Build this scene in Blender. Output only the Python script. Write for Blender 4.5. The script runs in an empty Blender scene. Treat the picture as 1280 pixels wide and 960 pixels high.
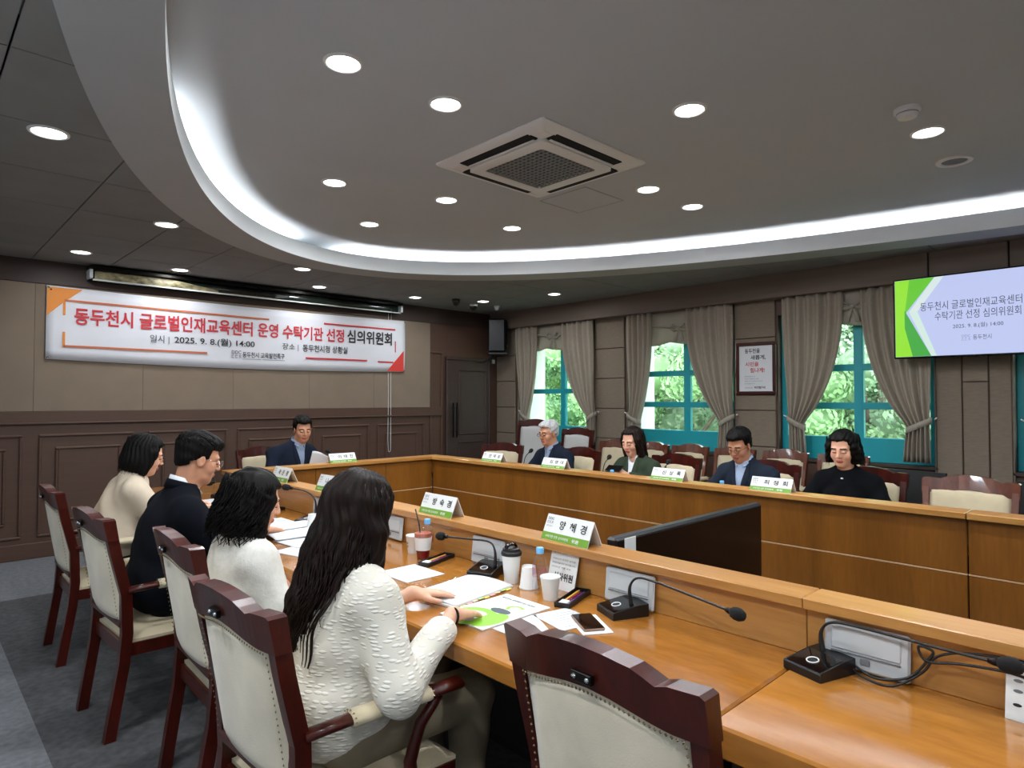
import bpy, bmesh, math, random
import numpy as np
from mathutils import Vector, Matrix, Euler
random.seed(7)
S = bpy.context.scene
COL = S.collection
PI = math.pi
R = math.radians

# ---------------------------------------------------------------- camera, sky, exposure
CAM_H = 1.47
cam_data = bpy.data.cameras.new('camera')
cam_data.sensor_width = 36.0
cam_data.lens = 802 / 1280 * 36.0
cam_data.clip_start = 0.02
cam = bpy.data.objects.new('camera', cam_data)
COL.objects.link(cam)
cam.location = (0, 0, CAM_H)
cam.rotation_euler = (R(90 + 1.36), 0, -R(43.72))
S.camera = cam

world = bpy.data.worlds.new('sky')
S.world = world
world.use_nodes = True
_n = world.node_tree.nodes; _l = world.node_tree.links
_n.clear()
_o = _n.new('ShaderNodeOutputWorld'); _b = _n.new('ShaderNodeBackground')
_s = _n.new('ShaderNodeTexSky'); _s.sky_type = 'HOSEK_WILKIE'; _s.turbidity = 8.0; _s.ground_albedo = 0.4
_s.sun_direction = (-0.55, 0.35, 0.76)
_m = _n.new('ShaderNodeMix'); _m.data_type = 'RGBA'; _m.inputs[0].default_value = 0.75
_m.inputs[7].default_value = (0.86, 0.94, 1.0, 1)
_l.new(_s.outputs[0], _m.inputs[6]); _l.new(_m.outputs[2], _b.inputs[0]); _l.new(_b.outputs[0], _o.inputs[0])
_b.inputs[1].default_value = 8.5

S.view_settings.view_transform = 'Standard'
S.view_settings.look = 'None'
S.view_settings.exposure = 0.0
S.view_settings.gamma = 1.0
S.view_settings.use_curve_mapping = False
try: S.cycles.transparent_max_bounces = 24
except Exception: pass

# ---------------------------------------------------------------- materials
def lin(c):
    if isinstance(c, str):
        c = c.lstrip('#'); c = [int(c[i:i+2], 16) / 255 for i in (0, 2, 4)]
        c = [x / 12.92 if x <= 0.04045 else ((x + 0.055) / 1.055) ** 2.4 for x in c]
    return (c[0], c[1], c[2], 1.0)

def mat(name, col, rough=0.5, metal=0.0, var=0.0, vscale=8.0, bump=0.0, bscale=60.0, stretch=(1, 1, 1),
        coat=0.0, emit=None, estr=0.0, spec=0.5, trans=0.0, sheen=0.0, detail=3.0, vor=False, sss=0.0):
    m = bpy.data.materials.new(name); m.use_nodes = True
    nt = m.node_tree; b = nt.nodes['Principled BSDF']
    b.inputs['Base Color'].default_value = lin(col)
    b.inputs['Roughness'].default_value = rough
    b.inputs['Metallic'].default_value = metal
    b.inputs['Specular IOR Level'].default_value = spec
    b.inputs['Coat Weight'].default_value = coat
    b.inputs['Coat Roughness'].default_value = 0.08
    b.inputs['Transmission Weight'].default_value = trans
    b.inputs['Sheen Weight'].default_value = sheen
    if sss:
        b.inputs['Subsurface Weight'].default_value = sss
        b.inputs['Subsurface Radius'].default_value = (0.012, 0.005, 0.003)
        b.inputs['Subsurface Scale'].default_value = 1.0
    if emit is not None:
        b.inputs['Emission Color'].default_value = lin(emit)
        b.inputs['Emission Strength'].default_value = estr
    if var or bump:
        tc = nt.nodes.new('ShaderNodeTexCoord'); mp = nt.nodes.new('ShaderNodeMapping')
        mp.inputs['Scale'].default_value = stretch
        nt.links.new(tc.outputs['Object'], mp.inputs[0])
    if var:
        n = nt.nodes.new('ShaderNodeTexNoise'); n.inputs['Scale'].default_value = vscale
        n.inputs['Detail'].default_value = detail
        nt.links.new(mp.outputs[0], n.inputs['Vector'])
        rp = nt.nodes.new('ShaderNodeValToRGB')
        c = lin(col)
        rp.color_ramp.elements[0].position = 0.3; rp.color_ramp.elements[1].position = 0.7
        rp.color_ramp.elements[0].color = tuple(max(0, x * (1 - var)) for x in c[:3]) + (1,)
        rp.color_ramp.elements[1].color = tuple(min(1, x * (1 + var)) for x in c[:3]) + (1,)
        nt.links.new(n.outputs['Fac'], rp.inputs[0]); nt.links.new(rp.outputs[0], b.inputs['Base Color'])
    if bump:
        if vor:
            n2 = nt.nodes.new('ShaderNodeTexVoronoi'); n2.inputs['Scale'].default_value = bscale; out = n2.outputs['Distance']
        else:
            n2 = nt.nodes.new('ShaderNodeTexNoise'); n2.inputs['Scale'].default_value = bscale
            n2.inputs['Detail'].default_value = 2.0; out = n2.outputs['Fac']
        nt.links.new(mp.outputs[0], n2.inputs['Vector'])
        bp = nt.nodes.new('ShaderNodeBump'); bp.inputs['Strength'].default_value = bump; bp.inputs['Distance'].default_value = 0.004
        nt.links.new(out, bp.inputs['Height']); nt.links.new(bp.outputs[0], b.inputs['Normal'])
    return m

def wood(name, c1, c2, axis='y', rough=0.32, coat=0.25, scale=5.0, ring=0.16, spec=0.5):
    """long-grained veneer, grain running along the given axis"""
    m = bpy.data.materials.new(name); m.use_nodes = True
    nt = m.node_tree; b = nt.nodes['Principled BSDF']
    tc = nt.nodes.new('ShaderNodeTexCoord'); mp = nt.nodes.new('ShaderNodeMapping')
    s = {'x': (ring, 1, 1), 'y': (1, ring, 1), 'z': (1, 1, ring)}[axis]
    mp.inputs['Scale'].default_value = s
    nt.links.new(tc.outputs['Object'], mp.inputs[0])
    n = nt.nodes.new('ShaderNodeTexNoise'); n.inputs['Scale'].default_value = scale; n.inputs['Detail'].default_value = 6
    n.inputs['Distortion'].default_value = 0.6
    n2 = nt.nodes.new('ShaderNodeTexNoise'); n2.inputs['Scale'].default_value = scale * 14; n2.inputs['Detail'].default_value = 3
    nt.links.new(mp.outputs[0], n.inputs['Vector']); nt.links.new(mp.outputs[0], n2.inputs['Vector'])
    mx = nt.nodes.new('ShaderNodeMath'); mx.operation = 'MULTIPLY_ADD'; mx.inputs[1].default_value = 0.35
    nt.links.new(n2.outputs['Fac'], mx.inputs[0]); nt.links.new(n.outputs['Fac'], mx.inputs[2])
    rp = nt.nodes.new('ShaderNodeValToRGB')
    rp.color_ramp.elements[0].position = 0.45; rp.color_ramp.elements[1].position = 0.9
    rp.color_ramp.elements[0].color = lin(c1); rp.color_ramp.elements[1].color = lin(c2)
    nt.links.new(mx.outputs[0], rp.inputs[0]); nt.links.new(rp.outputs[0], b.inputs['Base Color'])
    b.inputs['Roughness'].default_value = rough; b.inputs['Specular IOR Level'].default_value = spec
    b.inputs['Coat Weight'].default_value = coat; b.inputs['Coat Roughness'].default_value = 0.07
    bp = nt.nodes.new('ShaderNodeBump'); bp.inputs['Strength'].default_value = 0.06; bp.inputs['Distance'].default_value = 0.002
    nt.links.new(n.outputs['Fac'], bp.inputs['Height']); nt.links.new(bp.outputs[0], b.inputs['Normal'])
    return m

def glass_mat(name, tint=(0.93, 0.98, 0.97), gl=0.06):
    m = bpy.data.materials.new(name); m.use_nodes = True
    nt = m.node_tree; nt.nodes.clear()
    o = nt.nodes.new('ShaderNodeOutputMaterial'); t = nt.nodes.new('ShaderNodeBsdfTransparent')
    g = nt.nodes.new('ShaderNodeBsdfGlossy'); g.inputs['Roughness'].default_value = 0.02
    mx = nt.nodes.new('ShaderNodeMixShader'); lw = nt.nodes.new('ShaderNodeLayerWeight'); lw.inputs[0].default_value = 0.5; pw = nt.nodes.new('ShaderNodeMath'); pw.operation = 'POWER'; pw.inputs[1].default_value = 4.0; nt.links.new(lw.outputs['Facing'], pw.inputs[0]); fr = nt.nodes.new('ShaderNodeMath'); fr.operation = 'MULTIPLY_ADD'; fr.inputs[1].default_value = 0.6; fr.inputs[2].default_value = gl * .5; nt.links.new(pw.outputs[0], fr.inputs[0])
    t.inputs[0].default_value = tint + (1,)
    nt.links.new(fr.outputs[0], mx.inputs[0]); nt.links.new(t.outputs[0], mx.inputs[1]); nt.links.new(g.outputs[0], mx.inputs[2])
    nt.links.new(mx.outputs[0], o.inputs[0])
    return m

MT = dict(
    tile=mat('acoustic tile', '#7d7e7d', 0.9, var=0.06, vscale=3, bump=0.15, bscale=220),
    tile_gap=mat('tile joint', '#3a3836', 0.95),
    plaster=mat('ceiling paint', '#b3bac0', 0.75, var=0.02, vscale=2),
    ring=mat('ring paint', '#a4a8aa', 0.7, var=0.02, vscale=3),
    fascia=mat('lit ring paint', '#dfe2e4', 0.6),  # ring paint made whiter: lamp light on the inner face painted in
    white=mat('white plastic', '#dcdcda', 0.4),
    brown=mat('brown wall film', '#51382c', 0.55, var=0.07, vscale=3, stretch=(1, 1, 12), bump=0.05, bscale=90),
    browndk=mat('dark brown film', '#3e2e28', 0.55, var=0.07, vscale=3, stretch=(1, 1, 10)),
    board=mat('beige fabric board', '#847464', 0.9, var=0.05, vscale=5, bump=0.25, bscale=400),
    panel=mat('taupe fabric panel', '#7d7061', 0.92, var=0.09, vscale=14, stretch=(1, 1, 6), bump=0.3, bscale=300),
    panelb=mat('dark cornice film', '#6b5d52', 0.7, var=0.08, vscale=4, stretch=(1, 0.3, 8)),
    carpet=mat('grey carpet', '#4a4a4c', 1.0, var=0.30, vscale=26, bump=0.6, bscale=500, detail=6),
    carpet2=mat('light grey carpet', '#6f7175', 1.0, var=0.20, vscale=30, bump=0.6, bscale=500, detail=6),
    teal=mat('teal window paint', '#1a9aa6', 0.4),
    stone=mat('pale stone', '#d9d6d0', 0.8, var=0.06, vscale=5),
    curtain=mat('taupe curtain', '#b0a494', 0.95, var=0.05, vscale=30, bump=0.15, bscale=500, sheen=0.2),
    valance=mat('cream valance', '#b9b1a2', 0.95, var=0.04, vscale=30),
    top=wood('honey desk veneer', '#8a5418', '#b67a36', 'y', 0.16, 0.6, 4.0, 0.22),
    topx=wood('honey desk veneer across', '#8a5418', '#b67a36', 'x', 0.16, 0.6, 4.0, 0.22),
    panelw=wood('desk panel veneer', '#6c4110', '#8d581e', 'z', 0.35, 0.2, 5.0, 0.12),
    ledge=wood('ledge veneer', '#a06a30', '#c99553', 'y', 0.3, 0.2, 6.0, 0.1),
    ledgex=wood('ledge veneer across', '#a06a30', '#c99553', 'x', 0.3, 0.2, 6.0, 0.1),
    inlay=mat('pale inlay', '#c09a72', 0.4),
    dark=mat('black laminate', '#1a1412', 0.6),
    cherry=wood('dark cherry', '#2a0b06', '#4e150c', 'z', 0.3, 0.18, 10.0, 0.2, 0.3),
    cherryb=wood('red brown cherry', '#47200f', '#6e3519', 'z', 0.25, 0.4, 10.0, 0.2),
    linen=mat('grey cream upholstery', '#d6cab3', 0.95, var=0.10, vscale=7, bump=0.2, bscale=260, sheen=0.3),
    cream=mat('cream upholstery', '#c3b597', 0.85, var=0.07, vscale=9, bump=0.15, bscale=200, sheen=0.2),
    greyup=mat('pale grey leather', '#b9b8b6', 0.6, var=0.03, vscale=8),
    brass=mat('antique brass', '#7d6a4c', 0.3, 0.9),
    black=mat('black plastic', '#0e0e10', 0.4),
    gloss=mat('glossy black', '#08080a', 0.08, spec=0.6),
    foam=mat('black foam', '#0b0b0c', 0.95, bump=0.5, bscale=700),
    silver=mat('silver plastic', '#bfc4c8', 0.4),
    chrome=mat('chrome', '#c4c6c8', 0.15, 1.0),
    darkmetal=mat('dark metal', '#1e1b19', 0.35, 0.8),
    paper=mat('paper', '#d6d8dc', 0.75, var=0.015, vscale=6),
    card=mat('white card', '#e2e4e3', 0.55),
    green=mat('leaf green print', '#6c9a2f', 0.5),
    lime=mat('lime print', '#86c52a', 0.45),
    ink=mat('black ink', '#17181b', 0.6),
    grey_ink=mat('grey ink', '#6d7074', 0.6),
    red=mat('red print', '#c22a35', 0.6),
    redv=mat('vermilion print', '#d53a34', 0.6),
    orange=mat('orange print', '#e0882f', 0.6),
    rust=mat('rust print', '#c0663f', 0.6),
    cloth=mat('banner cloth', '#d9d9e0', 0.7, var=0.02, vscale=4, bump=0.5, bscale=5),
    lamp=mat('lit diffuser', '#ffffff', 0.5, emit=(1, 0.98, 0.95), estr=14.0),
    led=mat('cool led strip', '#ffffff', 0.5, emit=(0.95, 0.98, 1.0), estr=75.0),
    glass=glass_mat('window glass'),
    clear=glass_mat('clear plastic', (0.97, 0.98, 0.99), 0.12),
)

def translucent(m, col, fac):
    nt = m.node_tree; b = nt.nodes['Principled BSDF']; o = nt.nodes['Material Output']
    t = nt.nodes.new('ShaderNodeBsdfTranslucent'); t.inputs[0].default_value = lin(col)
    mx = nt.nodes.new('ShaderNodeMixShader'); mx.inputs[0].default_value = fac
    nt.links.new(b.outputs[0], mx.inputs[1]); nt.links.new(t.outputs[0], mx.inputs[2]); nt.links.new(mx.outputs[0], o.inputs[0])
translucent(MT['curtain'], '#a3978a', .3)
translucent(MT['valance'], '#b9b1a2', .35)
# ---------------------------------------------------------------- mesh helpers
class M:
    def __init__(s): s.v = []; s.f = []; s.mi = []; s.cur = 0
    def add(s, vs, fs):
        o = len(s.v); s.v += [tuple(p) for p in vs]
        for f in fs: s.f.append(tuple(i + o for i in f)); s.mi.append(s.cur)
        return s
    def box(s, x0, x1, y0, y1, z0, z1, c=0.0):
        c = min(c, abs(x1-x0)*.49, abs(y1-y0)*.49, abs(z1-z0)*.49)
        if c <= 0:
            vs = [(x, y, z) for x in (x0, x1) for y in (y0, y1) for z in (z0, z1)]
            return s.add(vs, [(0,1,3,2),(4,6,7,5),(0,4,5,1),(2,3,7,6),(0,2,6,4),(1,5,7,3)])
        ctr = ((x0+x1)/2, (y0+y1)/2, (z0+z1)/2); h = ((x1-x0)/2, (y1-y0)/2, (z1-z0)/2)
        vs = []; idx = {}
        for sx in (-1, 1):
            for sy in (-1, 1):
                for sz in (-1, 1):
                    sg = (sx, sy, sz)
                    for k in range(3):
                        idx[sg, k] = len(vs)
                        vs.append(tuple(ctr[a] + sg[a] * (h[a] - (0 if a == k else c)) for a in range(3)))
        fs = []
        for k in range(3):
            a, b = [q for q in range(3) if q != k]
            for t in (-1, 1):
                q = []
                for u, w in ((-1,-1),(1,-1),(1,1),(-1,1)):
                    sg = [0,0,0]; sg[k] = t; sg[a] = u; sg[b] = w; q.append(idx[tuple(sg), k])
                fs.append(q)
        for k in range(3):
            for l in range(k+1, 3):
                m_ = 3 - k - l
                for t in (-1, 1):
                    for u in (-1, 1):
                        s1 = [0,0,0]; s1[k] = t; s1[l] = u; s1[m_] = -1
                        s2 = list(s1); s2[m_] = 1
                        fs.append([idx[tuple(s1), k], idx[tuple(s2), k], idx[tuple(s2), l], idx[tuple(s1), l]])
        for sg in [(a,b,c_) for a in (-1,1) for b in (-1,1) for c_ in (-1,1)]:
            fs.append([idx[sg, 0], idx[sg, 1], idx[sg, 2]])
        out = []
        for f in fs:
            p = [Vector(vs[i]) for i in f]; n = (p[1]-p[0]).cross(p[2]-p[0]); g = sum(p, Vector())/len(p) - Vector(ctr)
            out.append(tuple(f) if n.dot(g) > 0 else tuple(reversed(f)))
        return s.add(vs, out)
    def prism(s, poly, z0, z1, axis='z'):
        """extrude polygon (counter-clockwise) between z0 and z1 along axis"""
        n = len(poly)
        def P(p, z):
            return {'z': (p[0], p[1], z), 'x': (z, p[0], p[1]), 'y': (p[1], z, p[0])}[axis]
        vs = [P(p, z0) for p in poly] + [P(p, z1) for p in poly]
        fs = [tuple(reversed(range(n))), tuple(range(n, 2*n))]
        fs += [(i, (i+1) % n, n+(i+1) % n, n+i) for i in range(n)]
        return s.add(vs, fs)
    def tube(s, path, r, n=8, caps=True, flat=1.0, up=None):
        path = [Vector(p) for p in path]; k = len(path)
        rs = r if isinstance(r, (list, tuple)) else [r] * k
        vs = []; prev = None
        for i, p in enumerate(path):
            t = (path[min(i+1, k-1)] - path[max(i-1, 0)])
            t = t.normalized() if t.length > 1e-9 else Vector((0,0,1))
            if prev is None:
                a = Vector(up) if up else (Vector((0,0,1)) if abs(t.z) < .9 else Vector((1,0,0)))
            else: a = prev
            e1 = (a - t * a.dot(t)).normalized(); prev = e1; e2 = t.cross(e1)
            for j in range(n):
                an = 2*PI*j/n
                vs.append(p + e1*(math.cos(an)*rs[i]*flat) + e2*(math.sin(an)*rs[i]))
        fs = []
        for i in range(k-1):
            for j in range(n):
                fs.append((i*n+j, i*n+(j+1) % n, (i+1)*n+(j+1) % n, (i+1)*n+j))
        if caps: fs += [tuple(reversed(range(n))), tuple(range((k-1)*n, k*n))]
        return s.add(vs, fs)
    def lathe(s, prof, n=24, c=(0, 0, 0), cap=True):
        vs = []; k = len(prof)
        for r, z in prof:
            for j in range(n):
                a = 2*PI*j/n; vs.append((c[0]+r*math.cos(a), c[1]+r*math.sin(a), c[2]+z))
        fs = [(i*n+j, i*n+(j+1) % n, (i+1)*n+(j+1) % n, (i+1)*n+j) for i in range(k-1) for j in range(n)]
        if cap:
            if prof[0][0] > 1e-6: fs.append(tuple(reversed(range(n))))
            if prof[-1][0] > 1e-6: fs.append(tuple(range((k-1)*n, k*n)))
        return s.add(vs, fs)
    def grid(s, fn, nu, nv):
        vs = [fn(i/nu, j/nv) for i in range(nu+1) for j in range(nv+1)]
        w = nv+1
        return s.add(vs, [(i*w+j, (i+1)*w+j, (i+1)*w+j+1, i*w+j+1) for i in range(nu) for j in range(nv)])
    def sheet(s, fn, nu, nv, off):
        """closed thin sheet: fn surface plus the same surface moved by off"""
        a = [Vector(fn(i/nu, j/nv)) for i in range(nu+1) for j in range(nv+1)]
        b = [p + Vector(off) for p in a]; N = len(a); w = nv+1
        fs = []
        for i in range(nu):
            for j in range(nv):
                q = (i*w+j, (i+1)*w+j, (i+1)*w+j+1, i*w+j+1)
                fs.append(q); fs.append(tuple(N+x for x in reversed(q)))
        rim = [i*w for i in range(nu+1)] + [nu*w+j for j in range(1, nv+1)] + [i*w+nv for i in range(nu-1, -1, -1)] + [j for j in range(nv-1, 0, -1)]
        for i in range(len(rim)):
            p, q = rim[i], rim[(i+1) % len(rim)]; fs.append((q, p, N+p, N+q))
        return s.add(a+b, fs)
    def xf(s, mx, start=0):
        s.v = s.v[:start] + [tuple(mx @ Vector(p)) for p in s.v[start:]]; return s
    def mesh(s, name, mats, smooth=False, fix=False):
        me = bpy.data.meshes.new(name); me.from_pydata(s.v, [], s.f); me.update()
        if not isinstance(mats, (list, tuple)): mats = [mats]
        for m in mats: me.materials.append(MT[m] if isinstance(m, str) else m)
        if len(mats) > 1: me.polygons.foreach_set('material_index', s.mi)
        if fix:
            bm = bmesh.new(); bm.from_mesh(me); bmesh.ops.recalc_face_normals(bm, faces=bm.faces[:]); bm.to_mesh(me); bm.free()
        if smooth:
            me.polygons.foreach_set('use_smooth', [True]*len(me.polygons))
            if smooth is not True: me.set_sharp_from_angle(angle=R(smooth))
        return me
    def build(s, name, mats, parent=None, smooth=False, world=False, fix=False):
        if world and parent is not None:
            l = parent.location; s.v = [(p[0]-l[0], p[1]-l[1], p[2]-l[2]) for p in s.v]
        return obj(name, s.mesh(name, mats, smooth, fix), parent)

def obj(name, me, parent=None):
    o = bpy.data.objects.new(name, me); COL.objects.link(o)
    if parent is not None: o.parent = parent
    return o
def tag(o, label=None, cat=None, group=None, kind=None):
    if label: o['label'] = label
    if cat: o['category'] = cat
    if group: o['group'] = group
    if kind: o['kind'] = kind
    return o
def thing(name, label, cat, loc=(0, 0, 0), rz=0.0, group=None):
    o = bpy.data.objects.new(name, None); COL.objects.link(o); o.empty_display_size = 0.1
    o.location = loc; o.rotation_euler = (0, 0, rz)
    return tag(o, label, cat, group)
def one(name, m, mats, label, cat, group=None, smooth=False, loc=None, fix=False):
    """a thing that is one mesh; vertices given in world space around loc"""
    if loc is None:
        a = np.array(m.v); loc = ((a[:,0].min()+a[:,0].max())/2, (a[:,1].min()+a[:,1].max())/2, a[:,2].min())
    m.v = [(p[0]-loc[0], p[1]-loc[1], p[2]-loc[2]) for p in m.v]
    o = m.build(name, mats, None, smooth, fix=fix); o.location = loc
    return tag(o, label, cat, group)
def struct(name, m, mats, smooth=False, fix=False):
    return tag(m.build(name, mats, None, smooth, fix=fix), kind='structure')
KIDS = {}
def dup(root, loc, rz, label=None, group=None):
    r = root.copy(); COL.objects.link(r); r.location = loc; r.rotation_euler = (0, 0, rz)
    if label: r['label'] = label
    if group: r['group'] = group
    def rec(o, p):
        for ch in o.children:
            c = ch.copy(); COL.objects.link(c); c.parent = p; rec(ch, c)
    rec(root, r)
    return r

# lettering: flat printed glyphs turned into meshes
_TXT = {}
def glyphs(body, bold=0.0):
    k = (body, bold)
    if k not in _TXT:
        cu = bpy.data.curves.new('glyphs', 'FONT'); cu.body = body; cu.resolution_u = 3; cu.offset = bold
        cu.fill_mode = 'FRONT'
        o = bpy.data.objects.new('glyphs', cu)
        me = o.to_mesh()
        v = np.array([x.co[:2] for x in me.vertices]); f = [tuple(p.vertices) for p in me.polygons]
        o.to_mesh_clear(); bpy.data.objects.remove(o); bpy.data.curves.remove(cu)
        v[:,0] -= v[:,0].min(); _TXT[k] = (v, f)
    return _TXT[k]
def text(body, material, parent, origin, right, up, width=None, height=None, bold=0.0, name='lettering', align='l', vc=False, world=True):
    """print body with its left edge at origin; right/up are unit axes; width fits the run, height is the glyph height"""
    v, f = glyphs(body, bold)
    h0 = v[:,1].max() - v[:,1].min(); w0 = v[:,0].max()
    sy = height / h0 if height else width / w0
    sx = width / w0 if width else sy
    right = Vector(right); up = Vector(up); o = Vector(origin)
    if align == 'c': o = o - right * (w0*sx/2)
    y0 = v[:,1].min() if not vc else (v[:,1].min()+v[:,1].max())/2
    m = M(); m.add([o + right*(p[0]*sx) + up*((p[1]-y0)*sy) for p in v], f)
    if right.cross(up).length and len(f):
        pass
    return m.build(name, material, parent, world=world)
# ---------------------------------------------------------------- the room
XL, XR, YF, YB = -0.6, 6.735, -4.5, 7.37
ZC, ZU = 2.772, 2.968            # tile ceiling, raised ceiling
EX, EY, EA, EB = 3.15, -1.5, 3.0, 7.1
ZS = 2.757                       # underside of the ring
# floor: dark carpet field with a paler border
m = M()
for (x0, x1, y0, y1, k) in ((XL, 0.47, YF, YB, 1), (0.47, XR, YF, 5.96, 0), (0.47, XR, 5.96, YB, 1)):
    m.cur = k; m.box(x0, x1, y0, y1, -0.06, 0)
struct('floor', m, ['carpet', 'carpet2'])
m = M(); m.box(XL-0.2, XL, YF, YB, 0, 3.2); struct('wall_left', m, 'plaster')
m = M(); m.box(XL-0.2, XR+0.4, YF-0.2, YF, 0, 3.2); struct('wall_front', m, 'plaster')

# back wall with fabric board, dado panels and mouldings
wb = M(); wb.box(XL-0.2, XR+0.4, YB, YB+0.2, 0, 3.2); wall_back = struct('wall_back', wb, 'brown')
m = M(); m.box(XL, XR, YB-0.012, YB, 2.552, 2.80, .004); m.build('top_band', 'browndk', wall_back)
for i, x in enumerate([-0.55, 0.0, 0.903, 1.807, 2.712, 3.616, 4.52]):
    x1 = [0.0, 0.903, 1.807, 2.712, 3.616, 4.52, 5.432][i]
    m = M(); m.box(x+.0008, x1-.0008, YB-0.014, YB, 1.358, 2.548, .002); m.build('board_panel', 'board', wall_back)
m = M(); m.box(XL, 5.66, YB-0.018, YB, 1.255, 1.356, .004); m.box(XL, 5.66, YB-0.03, YB, 1.235, 1.257, .006)
m.build('dado_rail', 'brown', wall_back)
def frame(parent, x0, x1, z0, z1, w=0.026, d=0.018, name='moulding', mt='brown', y=YB):
    m = M()
    for q in ((x0, x1, z0, z0+w), (x0, x1, z1-w, z1), (x0, x0+w, z0+w, z1-w), (x1-w, x1, z0+w, z1-w)):
        m.box(q[0], q[1], y-d, y, q[2], q[3], .008)
    return m.build(name, mt, parent)
for x0, x1 in ((0.03, 0.83), (0.948, 1.739), (1.863, 2.656), (2.762, 3.53), (3.663, 4.456), (4.576, 5.34)):
    frame(wall_back, x0, x1, 0.19, 1.143); frame(wall_back, x0+.13, x1-.118, 0.315, 1.02)
    m = M(); m.box(x0+.156, x1-.144, YB-.008, YB, 0.341, 0.994, .003); m.build('dado_panel', 'brown', wall_back)
frame(wall_back, 5.44, 5.66, 0.0, 2.15, 0.03, 0.02, 'door_casing')
m = M(); m.box(XL, 5.70, YB-0.02, YB, 0, 0.145, .006); struct('baseboard_back', m, 'brown')

# door in the corner
m = M(); m.box(5.735, 6.53, YB-0.035, YB, 0.0, 2.05, .004)
door = struct('door_1', m, 'browndk')
frame(door, 5.70, 6.565, 0.0, 2.09, 0.05, 0.05, 'door_frame', 'browndk')
frame(door, 5.93, 6.46, 0.95, 1.90, 0.02, 0.05, 'door_moulding', 'browndk'); frame(door, 5.93, 6.46, 0.15, 0.85, 0.02, 0.05, 'door_moulding', 'browndk')
for x in (5.80, 5.865):
    h = M(); h.tube([(x, YB-.085, 0.92), (x, YB-.085, 1.42)], .013, 10)
    hd = h.build('pull_handle', 'darkmetal', door, 40)
    for z in (1.0, 1.34):
        q = M(); q.tube([(x, YB-.085, z), (x, YB-.03, z)], .007, 8); q.build('handle_post', 'chrome', hd)

# window wall: openings, stone outer skin, fabric piers, cornice
WIN = [(5.46, 6.92), (3.46, 4.92), (1.54, 2.96), (-0.47, 0.97)]
Z0, Z1 = 0.86, 2.36
def wall_with_openings(m, xa, xb, inset):
    m.box(xa, xb, YF, YB+.2, 0, Z0+inset); m.box(xa, xb, YF, YB+.2, Z1-inset, 3.2)
    ys = [YB+.2] + [v for a, b in WIN for v in (b-inset, a+inset)] + [YF]
    for i in range(0, len(ys), 2): m.box(xa, xb, ys[i+1], ys[i], Z0+inset, Z1-inset)
m = M(); wall_with_openings(m, XR, XR+.18, 0); wall_right = struct('wall_right', m, 'brown')
m = M(); wall_with_openings(m, XR+.18, XR+.55, 0.05); struct('wall_right_outer', m, 'stone')
def blocks(y0, y1, zs):
    for i in range(len(zs)-1):
        m = M(); m.box(XR-.024, XR, y0+.003, y1-.003, zs[i]+.004, zs[i+1]-.004, .004); m.build('fabric_panel', 'panel', wall_right)
ZB = [0.14, 0.57, 0.96, 1.349, 1.742, 2.133, 2.53]
blocks(6.95, 7.365, ZB); blocks(4.94, 5.42, ZB); blocks(2.98, 3.44, ZB)
for y0, y1, zs in ((1.335, 1.53, (0.14, 2.53)), (1.145, 1.33, (0.14, 1.62, 2.53)), (0.985, 1.14, (0.14, 2.53))): blocks(y0, y1, zs)
for y in (1.535, 0.978):
    m = M(); m.box(XR-.03, XR, y-.006, y+.006, 0.1, 2.53, .002); m.build('edge_trim', 'panelb', wall_right)
m = M(); m.box(XR-.012, XR, YF, YB, 0, 0.13, .004); struct('baseboard_right', m, 'browndk')
for i, (y0, y1) in enumerate(((1.545, 7.365), (0.975, 1.535), (-4.4, 0.965))):
    m = M(); m.box(6.565, XR, y0, y1, 2.525, 2.775, .006); struct('trim_%d' % (i+1), m, 'panelb')

def window(i, y0, y1, upper):
    yc = {0: 6.09, 1: 4.105, 2: 2.205, 3: 0.25}[i]
    xg = XR + .115
    m = M(); w = .06
    m.box(xg-.03, xg+.04, y0, y1, Z0, Z0+.235, .006)
    m.box(xg-.03, xg+.04, y0, y0+w, Z0+.23, Z1-.14, .006); m.box(xg-.03, xg+.04, y1-w, y1, Z0+.23, Z1-.14, .006)
    # shallow arched head
    N = 12; lo = []; hi = []
    for k in range(N+1):
        t = k/N; y = y0 + (y1-y0)*t; a = 4*t*(1-t)
        lo.append((y, Z1-.20+.13*a)); hi.append((y, Z1+.01))
    m.prism(lo + hi[::-1], xg-.03, xg+.04, 'x')
    win = struct('window_%d' % (i+1), m, 'teal', fix=True)
    q = M(); q.box(xg-.028, xg+.03, yc-.043, yc+.043, Z0+.23, Z1-.07, .006); q.build('mullion', 'teal', win)
    for zb in ((1.585,) if i == 0 else (1.405, 1.785)):
        q = M(); q.box(xg-.025, xg+.028, y0+w, y1-w, zb-.033, zb+.033, .005); q.build('transom', 'teal', win)
    zz = [Z0+.235] + list((1.585,) if i == 0 else (1.405, 1.785)) + [Z1-.08]
    for a, b in zip(zz[:-1], zz[1:]):
        for ya, yb in ((y0+w, yc-.043), (yc+.043, y1-w)):
            q = M(); q.box(xg+.002, xg+.008, ya-.004, yb+.004, a, b); q.build('pane', 'glass', win)
    q = M(); q.box(XR-.03, xg-.03, y0-.02, y1+.02, Z0-.03, Z0+.002, .006); q.build('window_sill', 'browndk', win)
for i, (a, b) in enumerate(WIN): window(i, a, b, True)

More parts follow.
